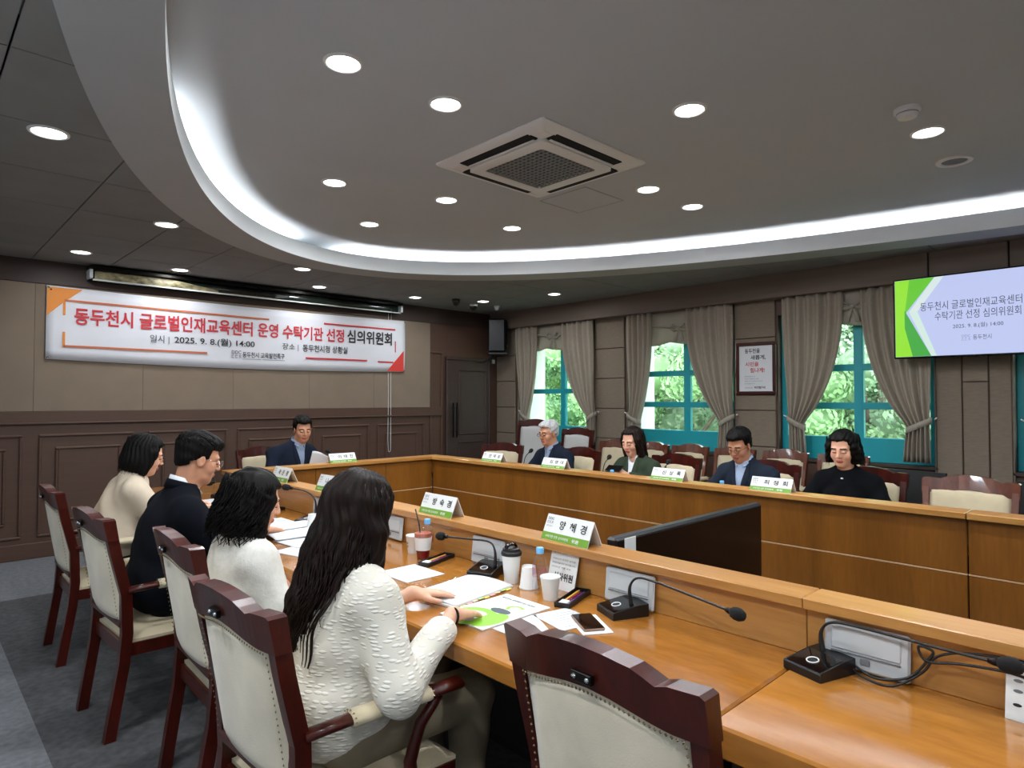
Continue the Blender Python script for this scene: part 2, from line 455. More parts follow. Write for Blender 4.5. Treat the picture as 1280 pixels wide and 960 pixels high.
# ceiling: dropped tiles, oval ring with hidden light, raised middle
def ell_half(y):
    t = 1 - ((y-EY)/(EB+.17))**2
    return (EA+.17)*math.sqrt(t) if t > 0 else 0
tb = M(); tb.box(XL, XR, YF, YB, 3.06, 3.1)
ceiling = struct('ceiling', tb, 'tile_gap')
xs = [XL, -0.32, 0.275, 0.87, 1.473, 2.062] + [2.062+.597*k for k in range(1, 8)] + [XR]
ys = [3.72+.75*k for k in range(-10, 5)]; ys = [YF] + [y for y in ys if YF+.1 < y < YB-.1] + [YB]
g = .004
for i in range(len(xs)-1):
    for j in range(len(ys)-1):
        x0, x1, y0, y1 = xs[i]+g, xs[i+1]-g, ys[j]+g, ys[j+1]-g
        if x1-x0 < .02: continue
        sl = [y0 + (y1-y0)*k/8 for k in range(9)]
        m = M()
        for side in (-1, 1):
            run = []
            for y in sl:
                h = ell_half(y)
                a, b = (x0, min(x1, EX-h)) if side < 0 else (max(x0, EX+h), x1)
                if h == 0: a, b = (x0, min(x1, EX)) if side < 0 else (max(x0, EX), x1)
                run.append((y, a, b) if b-a > .003 else None)
            for p, q in zip(run[:-1], run[1:]):
                if p and q:
                    vs = [(p[1], p[0], ZC), (p[2], p[0], ZC), (q[2], q[0], ZC), (q[1], q[0], ZC)]
                    vs += [(a, b, ZC+.015) for a, b, _ in vs]
                    m.add(vs, [(3,2,1,0),(4,5,6,7),(0,1,5,4),(1,2,6,5),(2,3,7,6),(3,0,4,7)])
        if m.f: m.build('ceiling_tile', 'tile', ceiling)
def ell(t, off=0.0):
    x, y = EX+EA*math.cos(t), EY+EB*math.sin(t)
    nx, ny = math.cos(t)/EA, math.sin(t)/EB; l = math.hypot(nx, ny)
    return x+nx/l*off, y+ny/l*off
T0, T1 = R(-24), R(204)
NT = 150
def sweep(prof, t0, t1, n, closed=True):
    m = M(); k = len(prof); vs = []
    for i in range(n+1):
        t = t0+(t1-t0)*i/n
        for off, z in prof:
            x, y = ell(t, off); vs.append((x, y, z))
    fs = [(i*k+j, i*k+(j+1) % k, (i+1)*k+(j+1) % k, (i+1)*k+j) for i in range(n) for j in range(k if closed else k-1)]
    if closed: fs += [tuple(reversed(range(k))), tuple(range(n*k, (n+1)*k))]
    return m.add(vs, fs)
ring = sweep([(0, ZS), (.32, ZS), (.32, ZC+.03), (.45, ZC+.03), (.45, ZU), (.43, ZU), (.43, ZC+.05), (.022, ZC+.05), (.022, ZS+.135), (0, ZS+.135)], T0, T1, NT)
ring.mi = [1 if len(f) == 4 and i < NT*10 and i % 10 == 9 else 0 for i, f in enumerate(ring.f)]
struct('trim_4', ring, ['ring', 'fascia'], 40, fix=True)
up = M(); n = 120
pts = [ell(T0+(T1-T0)*i/n, .46) for i in range(n+1)]
up.prism(pts, ZU, ZU+.04); struct('ceiling_raised', up, 'plaster', fix=True)
# hidden light strips in the ring; one length by the near left is dark, and there is a gap near the far left
cl = thing('cove_light', 'white light strip hidden along the top of the oval ceiling ring', 'cove light', (EX, EY+EB, ZC+.05))
def tang(x, y): return math.atan2((y-EY)/EB, (x-EX)/EA)
for t0, t1 in ((R(-20), tang(3.15, 5.6)), (tang(2.62, 5.5), tang(0.98, 3.35))):
    st = sweep([(.17, ZC+.052), (.20, ZC+.052), (.20, ZC+.066), (.17, ZC+.066)], t0, t1, 60)
    st.build('light_strip', 'led', cl, world=True)
# ---------------------------------------------------------------- fittings in the ceiling
def lamp_light(o, power, z, spread=176, size=.12):
    L = bpy.data.lights.new('downlight_lamp', 'AREA'); L.shape = 'DISK'; L.size = size; L.energy = power
    L.color = (0.92, 0.965, 1.0); L.spread = R(spread)
    lo = bpy.data.objects.new('lamp_light', L); COL.objects.link(lo); lo.parent = o; lo.location = (0, 0, z)
DP = 15.5
_dl = None
def downlight(x, y, z, label, power=DP, group=None):
    global _dl
    o = thing('downlight', label, 'ceiling light', (x, y, z), 0, group)
    if _dl is None:
        a = M(); a.lathe([(.088, 0), (.086, -.006), (.074, -.008), (.070, -.002), (.070, .03)], 32, cap=False)
        b = M(); b.lathe([(.0001, -.001), (.0705, -.001)], 32, cap=False); b.f = [tuple(reversed(f)) for f in b.f]
        _dl = (a.mesh('trim_ring', 'white', True), b.mesh('diffuser', 'lamp'))
    obj('trim_ring', _dl[0], o); obj('diffuser', _dl[1], o)
    lamp_light(o, power, -.006)
G1 = 'round downlights in the raised ceiling'; G2 = 'round downlights in the tiled ceiling'
UP = [(1.408, 2.56, 'bright round downlight above the long-haired woman, nearest the left of the oval ceiling'),
      (1.983, 2.56, 'bright round downlight just left of the ceiling air conditioner'),
      (2.934, 1.739, 'bright round downlight right of the ceiling air conditioner near the picture top'),
      (4.148, 0.963, 'bright round downlight between the smoke detector and the dark round vent'),
      (2.154, 4.028, 'round downlight left of the air conditioner, in the left pair of the oval ceiling'),
      (2.952, 3.80, 'round downlight directly beyond the air conditioner grille'),
      (3.84, 2.61, 'round downlight beside the right corner of the air conditioner, left of two'),
      (4.438, 2.61, 'round downlight right of the air conditioner, right of two near the cove'),
      (2.888, 4.782, 'round downlight close to the far left curve of the cove'),
      (3.857, 4.033, 'round downlight beyond the ceiling access panel near the far cove')]
for x, y, l in UP: downlight(x, y, ZU, l, DP, G1)
LO = [(0.509, 3.80, 'large-looking round downlight at far left in the tiled ceiling'),
      (1.422, 5.212, 'round downlight between the oval ring and the white banner left end'),
      (1.145, 6.713, 'round downlight above the orange corner of the banner'),
      (2.026, 6.949, 'round downlight above the left part of the screen case'),
      (3.5, 6.888, 'round downlight just above the right part of the screen case'),
      (2.897, 6.06, 'round downlight half hidden by the edge of the oval ring'),
      (4.749, 6.754, 'round downlight right of the screen case end'),
      (5.599, 6.409, 'round downlight beside the security cameras'),
      (5.847, 5.355, 'round downlight in the tiled ceiling above the far left window')]
for x, y, l in LO: downlight(x, y, ZC, l, DP*.42, G2)
# unseen lamps added around the viewer to light the near desk and chair backs
for k, (x, y) in enumerate(((1.4, .95), (2.93, -.1), (1.4, -.9), (4.15, -.9), (2.93, -2.3), (1.4, -2.6), (4.3, -2.6))):
    downlight(x, y, ZU, 'unseen round downlight added behind the viewer to light the near desk', DP, 'unseen downlights added behind the viewer')
for x, y in ((-.15, 2.2), (-.15, .7), (-.15, -.9), (-.15, -2.5)):  # stronger row, added as fill on the chair backs
    downlight(x, y, ZC, 'unseen round downlight added over the aisle to light the chair backs', DP*1.5, 'unseen downlights added over the aisle')

# cassette air conditioner
AX, AY = 2.917, 2.79
ac = thing('ceiling_air_conditioner', 'square white cassette air conditioner with dark grille in the raised ceiling', 'air conditioner', (AX, AY, ZU))
A = .475
m = M()
def rrect(h, r, n=5, z=0):
    out = []
    for cx, cy, a0 in ((h-r, h-r, 0), (-h+r, h-r, 90), (-h+r, -h+r, 180), (h-r, -h+r, 270)):
        for k in range(n+1):
            a = R(a0+90*k/n); out.append((cx+r*math.cos(a), cy+r*math.sin(a), z))
    return out
def loft(m, loops):
    n = len(loops[0]); vs = [p for l in loops for p in l]
    fs = [(i*n+j, i*n+(j+1) % n, (i+1)*n+(j+1) % n, (i+1)*n+j) for i in range(len(loops)-1) for j in range(n)]
    m.add(vs, fs); return m
loft(m, [rrect(A, .02, 5, 0), rrect(A, .02, 5, -.008), rrect(A-.012, .02, 5, -.018), rrect(.40, .02, 5, -.03), rrect(.40, .02, 5, -.01)])
m.build('panel_frame', 'white', ac, 35)
m = M(); loft(m, [rrect(.33, .05, 5, -.012), rrect(.33, .05, 5, -.045), rrect(.31, .045, 5, -.052), rrect(.255, .03, 5, -.052), rrect(.25, .03, 5, -.046), rrect(.25, .03, 5, -.03)])
m.build('centre_panel', 'white', ac, 35)
for k in range(4):
    rot = Matrix.Rotation(PI/2*k, 4, 'Z')
    m = M(); m.box(.332, .415, -.30, .30, -.0325, -.012, .004); m.xf(rot); m.build('air_slot', 'foam', ac)
    m = M(); m.box(.336, .356, -.285, .285, -.040, -.033, .003); m.xf(Matrix.Translation((0, 0, 0)) @ rot); m.build('louvre', 'white', ac)
    m = M(); m.box(.30, .405, -.405, -.30, -.03, -.012, .01); m.xf(rot); m.build('corner_cover', 'white', ac)
m = M(); m.box(-.25, .25, -.25, .25, -.036, -.03); m.build('grille_back', 'black', ac)
m = M(); N = 14; st = .5/N
for i in range(N+1):
    x = -.25+st*i; m.box(x-.0042, x+.0042, -.25, .25, -.048, -.042); m.box(-.25, .25, x-.0042, x+.0042, -.048, -.042)
m.build('grille', mat('grille grey', '#8d8d8d', .5), ac)
# smoke detector, round vent, access panel
sd = thing('smoke_detector', 'small round white smoke detector beside a downlight', 'smoke detector', (3.737, .958, ZU))
m = M(); m.lathe([(.062, 0), (.062, -.018), (.055, -.022)], 28); m.build('base', 'white', sd, 35, fix=True)
m = M(); m.lathe([(.05, -.02), (.05, -.036), (.042, -.048), (.022, -.05)], 28); m.build('sensor_head', 'white', sd, 35, fix=True)
m = M(); m.lathe([(.051, -.026), (.051, -.031)], 28, cap=False); m.build('sensor_slot', 'grey_ink', sd, True)
rv = thing('ceiling_speaker', 'round white-rimmed dark recessed ceiling speaker near the right cove', 'ceiling speaker', (4.772, .968, ZU))
m = M(); m.lathe([(.10, 0), (.098, -.008), (.075, -.010), (.068, -.002)], 32, cap=False); m.build('rim', 'white', rv, True, fix=True)
m = M(); m.lathe([(.069, -.003), (.0001, -.001)], 32, cap=False); m.build('grille', 'grey_ink', rv, fix=True)
ap = thing('access_panel', 'flush square ceiling access hatch beside the air conditioner', 'hatch', (3.70, 3.11, ZU))
m = M()
for q in ((-.225, .225, -.225, -.219), (-.225, .225, .219, .225), (-.225, -.219, -.219, .219), (.219, .225, -.219, .219)): m.box(*q, -.004, 0)
m.build('hatch_frame', 'ring', ap)
m = M(); m.box(-.215, .215, -.215, .215, -.003, 0, .001); m.build('hatch_cover', 'plaster', ap)
# three dome cameras
for i, (x, y, l, c) in enumerate(((5.228, 6.522, 'black dome security camera on the tiled ceiling, leftmost of three', 'black'),
                                  (5.678, 6.699, 'white dome security camera with dark lens, middle of three', 'white'),
                                  (6.014, 6.595, 'small white dome security camera closest to the corner speaker', 'white'))):
    s_ = 1.0 if i < 2 else .75
    t = thing('security_camera', l, 'camera', (x, y, ZC), 0, 'dome cameras on the tiled ceiling')
    m = M(); m.lathe([(.055*s_, 0), (.055*s_, -.02*s_), (.05*s_, -.03*s_)], 24); m.build('mount', c, t, 40, fix=True)
    m = M(); m.lathe([(.048*s_, -.028*s_), (.045*s_, -.055*s_), (.03*s_, -.078*s_), (.0001, -.085*s_)], 24, cap=False); m.build('dome', 'gloss' if i != 2 else 'silver', t, True, fix=True)
# ---------------------------------------------------------------- on the back wall
RX, UZ = (1, 0, 0), (0, 0, 1)
bn = thing('banner', 'long white event banner with red Korean title across the back wall', 'banner', (2.98, 7.335, 1.84))
BY = 7.335
m = M(); m.sheet(lambda u, v: (.985+4.005*u, BY-.002*math.sin(u*37+v*5)-.003*math.sin(v*3.1), 2.540-.005*u-.020*math.sin(u*PI)-(.692+.012*math.sin(u*PI))*v), 60, 8, (0, .004, 0))
m.build('banner_cloth', 'cloth', bn, True, world=True, fix=True)
PY = BY-.009
def flat(poly, material, parent, y=None, name='print'):
    y = PY if y is None else y
    m = M(); m.add([(p[0], y, p[1]) for p in poly], [tuple(range(len(poly)))])
    nrm = (Vector(m.v[1])-Vector(m.v[0])).cross(Vector(m.v[2])-Vector(m.v[0]))
    if nrm.y > 0: m.f = [tuple(reversed(f)) for f in m.f]
    return m.build(name, material, parent, world=True)
flat([(.989, 2.525), (1.27, 2.525), (1.118, 2.39), (.989, 2.256)], 'orange', bn)
flat([(4.966, 2.13), (4.70, 1.845), (4.966, 1.845)], 'redv', bn)
def bar(x0, z0, x1, z1, w, material): 
    if abs(x1-x0) > abs(z1-z0): flat([(x0, z0-w/2), (x1, z1-w/2), (x1, z1+w/2), (x0, z0+w/2)], material, bn, PY-.0006)
    else: flat([(x0-w/2, z0), (x0+w/2, z0), (x1+w/2, z1), (x1-w/2, z1)], material, bn, PY-.0006)
bar(1.125, 2.41, 3.10, 2.395, .020, 'rust'); bar(1.125, 2.41, 1.125, 2.27, .020, 'orange')
bar(1.125, 1.965, 1.125, 2.11, .020, 'orange'); bar(1.125, 1.975, 2.42, 1.972, .020, 'rust')
bar(3.79, 2.405, 4.83, 2.405, .020, 'red'); bar(4.83, 2.10, 4.83, 2.25, .016, 'red')
bar(3.55, 1.968, 4.40, 1.972, .020, 'red'); bar(4.56, 1.965, 4.80, 1.965, .018, 'red')
text('동두천시 글로벌인재교육센터 운영 수탁기관 선정', 'red', bn, (1.205, PY-.001, 2.185), RX, UZ, 2.86, .165, .022)
text('심의위원회', 'ink', bn, (4.11, PY-.001, 2.187), RX, UZ, .665, .170, .022)
text('일시 |', 'ink', bn, (1.86, PY-.001, 2.045), RX, UZ, .18, .09, .0)
text('2025. 9. 8.(월) 14:00', 'ink', bn, (2.09, PY-.001, 2.045), RX, UZ, .845, .095, .012)
text('장소 |', 'ink', bn, (3.26, PY-.001, 2.045), RX, UZ, .20, .09, .0)
text('동두천시청 상황실', 'ink', bn, (3.515, PY-.001, 2.045), RX, UZ, .60, .088, .012)
text('DDC', 'grey_ink', bn, (2.68, PY-.001, 1.977), RX, UZ, .105, .04, .02); text('ㄷㄷㅊ', 'grey_ink', bn, (2.68, PY-.001, 1.93), RX, UZ, .105, .04, .02)
text('동두천시 교육발전특구', 'ink', bn, (2.80, PY-.001, 1.94), RX, UZ, .49, .066, .012)
bar(2.80, 1.925, 3.01, 1.925, .005, 'grey_ink'); bar(3.03, 1.925, 3.29, 1.925, .005, 'grey_ink')
for x, z in ((1.0, 2.52), (1.02, 2.50), (4.975, 2.52), (4.975, 1.855), (1.0, 1.86)):
    m = M(); m.lathe([(.008, 0), (.008, .006), (.0001, .008)], 10, cap=False); m.xf(Matrix.Translation((x, PY, z)) @ Matrix.Rotation(PI/2, 4, 'X')); m.build('eyelet', 'chrome', bn, True, world=True)

sc = thing('roller_screen', 'wide rolled-up picture blind in a black case above the banner', 'roller blind', (3.08, 7.25, 2.62))
m = M(); m.box(1.30, 4.86, 7.18, 7.35, 2.715, 2.752, .006); m.build('top_rail', 'darkmetal', sc, world=True)
m = M(); m.box(1.31, 4.85, 7.27, 7.35, 2.615, 2.715, .004); m.build('case', 'gloss', sc, world=True)
m = M(); m.sheet(lambda u, v: (1.345+3.46*u, 7.235-.012*math.sin(v*PI), 2.714-.088*v), 24, 5, (0, .003, 0))
m.build('picture_sheet', mat('dark forest print', '#141a15', .25, var=.6, vscale=5, coat=.3), sc, True, world=True, fix=True)
m = M(); m.sheet(lambda u, v: (1.347+1.15*u, 7.2315-.012*math.sin((v*(1-.75*max(0, u-.6)/.4)+.75*max(0, u-.6)/.4)*PI), 2.712-.085*(v*(1-.75*max(0, u-.6)/.4)+.75*max(0, u-.6)/.4)), 24, 5, (0, .002, 0))
m.build('rock_print', mat('rock print', '#8b8264', .35, var=.75, vscale=16, detail=8, stretch=(1, 1, 1.5)), sc, True, world=True, fix=True)
m = M(); m.sheet(lambda u, v: (3.12+.17*u, 7.2305-.012*math.sin((.5+.5*v*(1-u))*PI), 2.68-.05*v*(1-.6*u)), 6, 4, (0, .002, 0))
m.build('rock_print', mat('grey rock print', '#4f5350', .35, var=.6, vscale=18), sc, True, world=True, fix=True)
m = M(); m.tube([(1.335, 7.232, 2.622), (4.85, 7.232, 2.622)], .0085, 10); m.build('bottom_bar', 'card', sc, True, world=True)
for x in (1.30, 4.83):
    m = M(); m.box(x, x+.03, 7.19, 7.35, 2.63, 2.72, .006); m.build('end_cap', 'silver', sc, world=True)
m = M(); p = [(4.738, 7.353, 2.63)] + [(4.738+.002*math.sin(k), 7.353, 2.63-1.85*k/12) for k in range(1, 12)] + [(4.745, 7.353, .775), (4.76, 7.353, .765), (4.775, 7.353, .775)] + [(4.78, 7.353, .80+1.83*k/10) for k in range(11)]
m.tube(p, .0035, 6); one('pull_cord', m, 'card', 'thin white looped pull cord hanging from the roller blind', 'cord', smooth=True)
m = M(); m.box(6.61, 6.66, YB-.03, YB, 2.02, 2.08, .006); one('wall_sensor', m, 'card', 'tiny white sensor box on the wall under the corner loudspeaker', 'sensor')

# corner loudspeaker on a bracket
sp = thing('loudspeaker', 'black box loudspeaker mounted high in the room corner', 'loudspeaker', (6.48, 7.10, 2.13), R(135+90))
m = M(); m.box(-.16, .16, -.13, .13, .04, .53, .02); m.build('cabinet', 'black', sp)
m = M(); m.box(-.145, .145, .13, .145, .10, .515, .01); m.build('front_grille', mat('speaker cloth', '#07090d', .95, spec=.1, bump=.5, bscale=600), sp)
m = M(); m.box(-.04, .04, .145, .149, .13, .15, .001); m.build('badge', 'silver', sp)
m = M(); m.box(-.15, .15, -.12, .16, .0, .035, .006); m.tube([(0, -.05, 0), (0, -.2, -.10), (0, -.30, -.10)], .015, 8); m.build('bracket', 'black', sp)

# ---------------------------------------------------------------- on the window wall
RY = (0, -1, 0)
def curtain(y_top, y_tie, y_bot, side, label, zt=2.53, ztie=1.23, zb=.90, x0=6.645):
    """one draped panel; side +1 when it is tied back to the larger y"""
    yc = (y_tie[0]+y_tie[1])/2
    t = thing('curtain', label, 'curtain', (x0, yc, zb), 0, 'taupe curtains tied back at the windows')
    ph = random.random()*6; npl = max(5, int(abs(y_top[0]-y_top[1])/.088))
    NV = 26
    def fn(u, v):
        z = zt+(zb-zt)*v; vt = (zt-ztie)/(zt-zb)
        if v < vt:
            s = v/vt; k = s**2.1*.75+.25*s**6
            a = y_top[0]+(y_tie[0]-y_top[0])*(s**1.2); b = y_top[1]+(y_tie[1]-y_top[1])*k
            if side > 0: pass
            else: a, b = y_top[0]+(y_tie[0]-y_top[0])*k, y_top[1]+(y_tie[1]-y_top[1])*(s**1.2)
        else:
            s = (v-vt)/(1-vt); k = s**.7
            a = y_tie[0]+(y_bot[0]-y_tie[0])*k; b = y_tie[1]+(y_bot[1]-y_tie[1])*k
        w = abs(a-b); w0 = abs(y_top[0]-y_top[1])
        amp = .028+.012*(1-min(1, w/w0))
        f = math.sin(u*npl*2*PI+ph)+.35*math.sin(u*npl*PI*1.27+ph*2+v*2)
        return (x0-amp*f-.012*math.sin(v*7+u*3), a+(b-a)*u, z)
    m = M(); m.sheet(fn, npl*7, NV, (.004, 0, 0)); m.build('drape', 'curtain', t, True, world=True, fix=True)
    m = M(); a, b = y_tie; hw = abs(a-b)/2+.015; N = 20; pth = []
    for k in range(N+1):
        an = 2*PI*k/N; pth.append((x0-.06*math.cos(an), (a+b)/2+hw*math.sin(an), ztie+.05*math.sin(an)*side))
    m.tube(pth, .034, 8, caps=False, flat=.18, up=(1, 0, 0))
    # re-orient: a flat band standing upright
    m = M()
    for k in range(N):
        p, q = Vector(pth[k]), Vector(pth[k+1])
        for w_, (pp, qq) in enumerate(((p, q),)):
            pass
    n_ = len(pth)
    vs = [(p[0], p[1], p[2]+d) for d in (-.028, .028) for p in pth] + [(x0+(p[0]-x0)*.93, (a+b)/2+(p[1]-(a+b)/2)*.97, p[2]+d) for d in (-.028, .028) for p in pth]
    fs = []
    for k in range(n_-1):
        fs += [(k, k+1, n_+k+1, n_+k), (2*n_+k, 3*n_+k, 3*n_+k+1, 2*n_+k+1), (n_+k, n_+k+1, 3*n_+k+1, 3*n_+k), (k, 2*n_+k, 2*n_+k+1, k+1)]
    m.add(vs, fs); m.build('tieback', 'valance', t, True, world=True, fix=True)
    m = M(); ye = max(a, b)+.03 if side > 0 else min(a, b)-.03
    m.tube([(6.73, ye, ztie+.06*1), (x0+.02, ye, ztie+.06), (x0, ye+.02*side, ztie+.075)], .006, 6); m.build('tieback_hook', 'card', t, True, world=True)
curtain((6.86, 6.42), (6.76, 6.60), (6.74, 6.58), 1, 'taupe curtain at the left of the corner window')
curtain((5.93, 5.385), (5.49, 5.36), (5.50, 5.37), -1, 'taupe curtain at the right of the corner window, beside the fabric pier')
curtain((4.86, 4.49), (4.84, 4.66), (4.83, 4.66), 1, 'narrow taupe curtain behind the woman in the green blazer')
curtain((4.00, 3.42), (3.58, 3.43), (3.60, 3.43), -1, 'taupe curtain just left of the framed poster')
curtain((2.88, 2.28), (2.82, 2.66), (2.81, 2.64), 1, 'wide taupe curtain just right of the framed poster')
curtain((2.12, 1.53), (1.74, 1.56), (1.77, 1.555), -1, 'taupe curtain partly behind the wall television')
curtain((.90, .30), (.87, .72), (.86, .70), 1, 'taupe curtain at the right picture edge under the television')
def valance(yc, w, zb, label):
    x0 = 6.70
    t = thing('valance', label, 'valance', (x0, yc, zb), 0, 'cream valances with bows')
    def fn(u, v):
        y = yc+w/2-w*u; sc_ = abs(math.sin(u*PI*2.5)); d = 2.53-zb
        return (x0-.012*math.sin(v*PI*3)*(1-.3*sc_)-.006*math.sin(u*40), y, 2.53-(d-.035*(1-sc_))*v)
    m = M(); m.sheet(fn, 40, 12, (.005, 0, 0)); m.build('swag', 'valance', t, True, world=True, fix=True)
    m = M(); zb_ = zb+.19
    for s in (-1, 1):
        m.tube([(x0-.022, yc, zb_), (x0-.03, yc+s*.08, zb_+.05), (x0-.03, yc+s*.12, zb_+.005), (x0-.025, yc+s*.07, zb_-.02), (x0-.022, yc, zb_)], .018, 8, flat=.5)
        m.tube([(x0-.022, yc, zb_), (x0-.028, yc+s*.03, zb_-.07), (x0-.022, yc+s*.05, zb_-.15)], [.012, .018, .022], 8, flat=.4)
    m.lathe([(.0001, -.026), (.024, -.012), (.026, .01), (.0001, .028)], 12, (x0-.03, yc, zb_), cap=False)
    m.build('bow', 'valance', t, True, world=True)
    m = M()
    for s in (-1, 1):
        m.tube([(x0-.02, yc+s*.05, zb_+.01), (x0-.022, yc+s*.3, zb_+.05), (x0-.02, yc+s*w/2, zb_+.1)], .010, 6)
    m.build('fold_band', 'valance', t, True, world=True)
valance(6.15, 1.35, 2.16, 'cream valance with a bow at the corner window')
valance(4.12, 1.35, 2.12, 'cream valance with a bow at the middle window')
valance(2.20, 1.35, 2.18, 'cream valance with a bow just left of the television')
valance(0.2, 1.35, 2.18, 'cream valance at the window beyond the television')

# framed poster
po = thing('framed_poster', 'dark framed Korean slogan poster on the pier between two curtains', 'poster', (6.70, 3.19, 1.52))
m = M()
for y0, y1, z0, z1 in ((2.965, 3.41, 1.52, 1.555), (2.965, 3.41, 2.05, 2.085), (2.965, 3.0, 1.555, 2.05), (3.375, 3.41, 1.555, 2.05)): m.box(6.675, 6.711, y0, y1, z0, z1, .006)
m.build('frame', 'cherry', po, world=True)
m = M(); m.box(6.695, 6.71, 2.995, 3.38, 1.55, 2.055); m.build('sheet', 'paper', po, world=True)
PXp = 6.6935
text('동두천을', 'ink', po, (PXp, 3.31, 1.968), RY, UZ, .17, .052, .02); text('새롭게,', 'ink', po, (PXp, 3.245, 1.895), RY, UZ, .17, .052, .02)
text('시민을', 'red', po, (PXp, 3.305, 1.825), RY, UZ, .15, .05, .02); text('힘나게!', 'red', po, (PXp, 3.25, 1.757), RY, UZ, .16, .052, .02)
for k, s_ in enumerate(('새로운 변화를 만드는 도시', '시민과 함께하는 행정', '희망을 주는 교육과 복지의 도시', '활기찬 경제, 행복한 시민의 도시')):
    text(s_, 'grey_ink', po, (PXp, 3.315, 1.71-.026*k), RY, UZ, .12+.04*(k % 3), .014, .0)
text('동두천시장', 'grey_ink', po, (PXp, 3.31, 1.585), RY, UZ, .085, .018, .0); text('박형덕', 'ink', po, (PXp, 3.205, 1.582), RY, UZ, .12, .028, .02)

# wall television
tv = thing('wall_television', 'wall-mounted television showing a green and lavender title slide', 'television', (6.5, 1.17, 1.83))
m = M(); m.box(6.462, 6.50, .545, 1.79, 1.83, 2.54, .008); m.build('bezel', 'gloss', tv, world=True)
m = M(); m.box(6.50, 6.69, .8, 1.55, 1.95, 2.40, .02); m.build('wall_mount', 'black', tv, world=True)
def em(name, c, s=1.0): return mat(name, '#101010', .4, emit=c, estr=s)
E1 = em('screen lavender', '#c3cdf7', .92)
m = M(); m.box(6.4595, 6.463, .56, 1.775, 1.845, 2.527); m.build('screen', E1, tv, world=True)
def scr(poly, mt_, d):
    m = M(); m.add([(6.4595-d, y, z) for y, z in poly], [tuple(range(len(poly)))])
    nn = (Vector(m.v[1])-Vector(m.v[0])).cross(Vector(m.v[2])-Vector(m.v[0]))
    if nn.x > 0: m.f = [tuple(reversed(f)) for f in m.f]
    m.build('slide_print', mt_, tv, world=True)
scr([(1.774, 2.526), (1.66, 2.526), (1.70, 2.2), (1.64, 1.846), (1.774, 1.846)], em('screen lime', '#8fe01c'), .0008)
scr([(1.66, 2.526), (1.47, 2.526), (1.70, 2.22)], em('screen green', '#5fc31c'), .0010)
scr([(1.70, 2.26), (1.50, 1.846), (1.64, 1.846), (1.70, 2.1)], em('screen deep green', '#37a531'), .0012)
scr([(1.47, 2.526), (1.40, 2.526), (1.60, 2.24), (1.665, 2.24)], em('screen pale', '#d6e4e4'), .0009)
scr([(1.665, 2.24), (1.60, 2.24), (1.46, 1.846), (1.50, 1.846)], em('screen pale two', '#cfe6dc'), .0009)
EI = em('screen ink', '#2a2f44'); EG = em('screen grey ink', '#7d85a5')
def tt(s_, y, z, w, h, mt_=EI, b=.0): text(s_, mt_, tv, (6.4575, y, z), RY, UZ, w, h, b)
tt('동두천시 글로벌인재교육센터 운영', 1.578, 2.238, .83, .074); tt('수탁기관 선정 심의위원회', 1.47, 2.148, .59, .074)
tt('2025. 9. 8.(월) 14:00', 1.34, 2.062, .345, .046); tt('DDC', 1.278, 1.990, .06, .022, EG); tt('ㄷㄷㅊ', 1.278, 1.963, .06, .022, EG); tt('동두천시', 1.20, 1.966, .125, .042, EI)
# ---------------------------------------------------------------- desks: a ring with raised ledges
DZ, LZ, LT = .74, .909, .032
def desk(name, label, loc): return thing(name, label, 'desk', loc, 0, 'wooden conference desks joined in a ring')
# near row
dn = desk('conference_desk', 'long honey wood desk with raised ledge along the near seated row', (1.55, 3.0, 0))
def part(parent, name, mt_, *boxes, c=.004, smooth=False):
    m = M()
    for b in boxes: m.box(*b, c)
    return m.build(name, mt_, parent, world=True)
part(dn, 'desktop', 'top', (1.22, 1.90, .755, 5.25, DZ-.06, DZ), c=.006)
part(dn, 'riser', 'ledge', (1.887, 1.96, .755, 5.25, DZ, LZ-LT), c=.002)
part(dn, 'ledge_top', 'ledge', (1.857, 1.988, .755, 5.27, LZ-LT, LZ), c=.003)
part(dn, 'front_panel', 'panelw', (1.945, 1.965, .755, 5.15, .605, LZ-LT)); part(dn, 'front_panel', 'panelw', (1.945, 1.965, .755, 5.15, .06, .597))
part(dn, 'inlay_strip', 'inlay', (1.948, 1.966, .755, 5.15, .597, .605), c=.001)
part(dn, 'modesty_panel', 'dark', (1.86, 1.885, .755, 5.25, .05, DZ-.06)); part(dn, 'plinth', 'dark', (1.87, 1.95, .755, 5.2, 0, .06))
for y in (.775, 2.3, 3.85): part(dn, 'support_panel', 'dark', (1.42, 1.86, y, y+.03, 0, DZ-.06))
dr = desk('conference_desk', 'near desk section at the lower right holding the last microphone', (1.6, -.2, 0))
part(dr, 'desktop', 'top', (1.34, 1.90, -1.3, .7525, DZ-.075, DZ), c=.006)
part(dr, 'riser', 'ledge', (1.887, 1.96, -1.3, .7535, DZ, LZ-LT), c=.002); part(dr, 'ledge_top', 'ledge', (1.857, 1.988, -1.3, .7535, LZ-LT, LZ), c=.003)
part(dr, 'front_panel', 'panelw', (1.945, 1.965, -1.3, .7535, .06, LZ-LT)); part(dr, 'modesty_panel', 'dark', (1.86, 1.885, -1.3, .7535, 0, DZ-.075))
for y in (.715, -1.2): part(dr, 'support_panel', 'dark', (1.42, 1.86, y, y+.03, 0, DZ-.075))
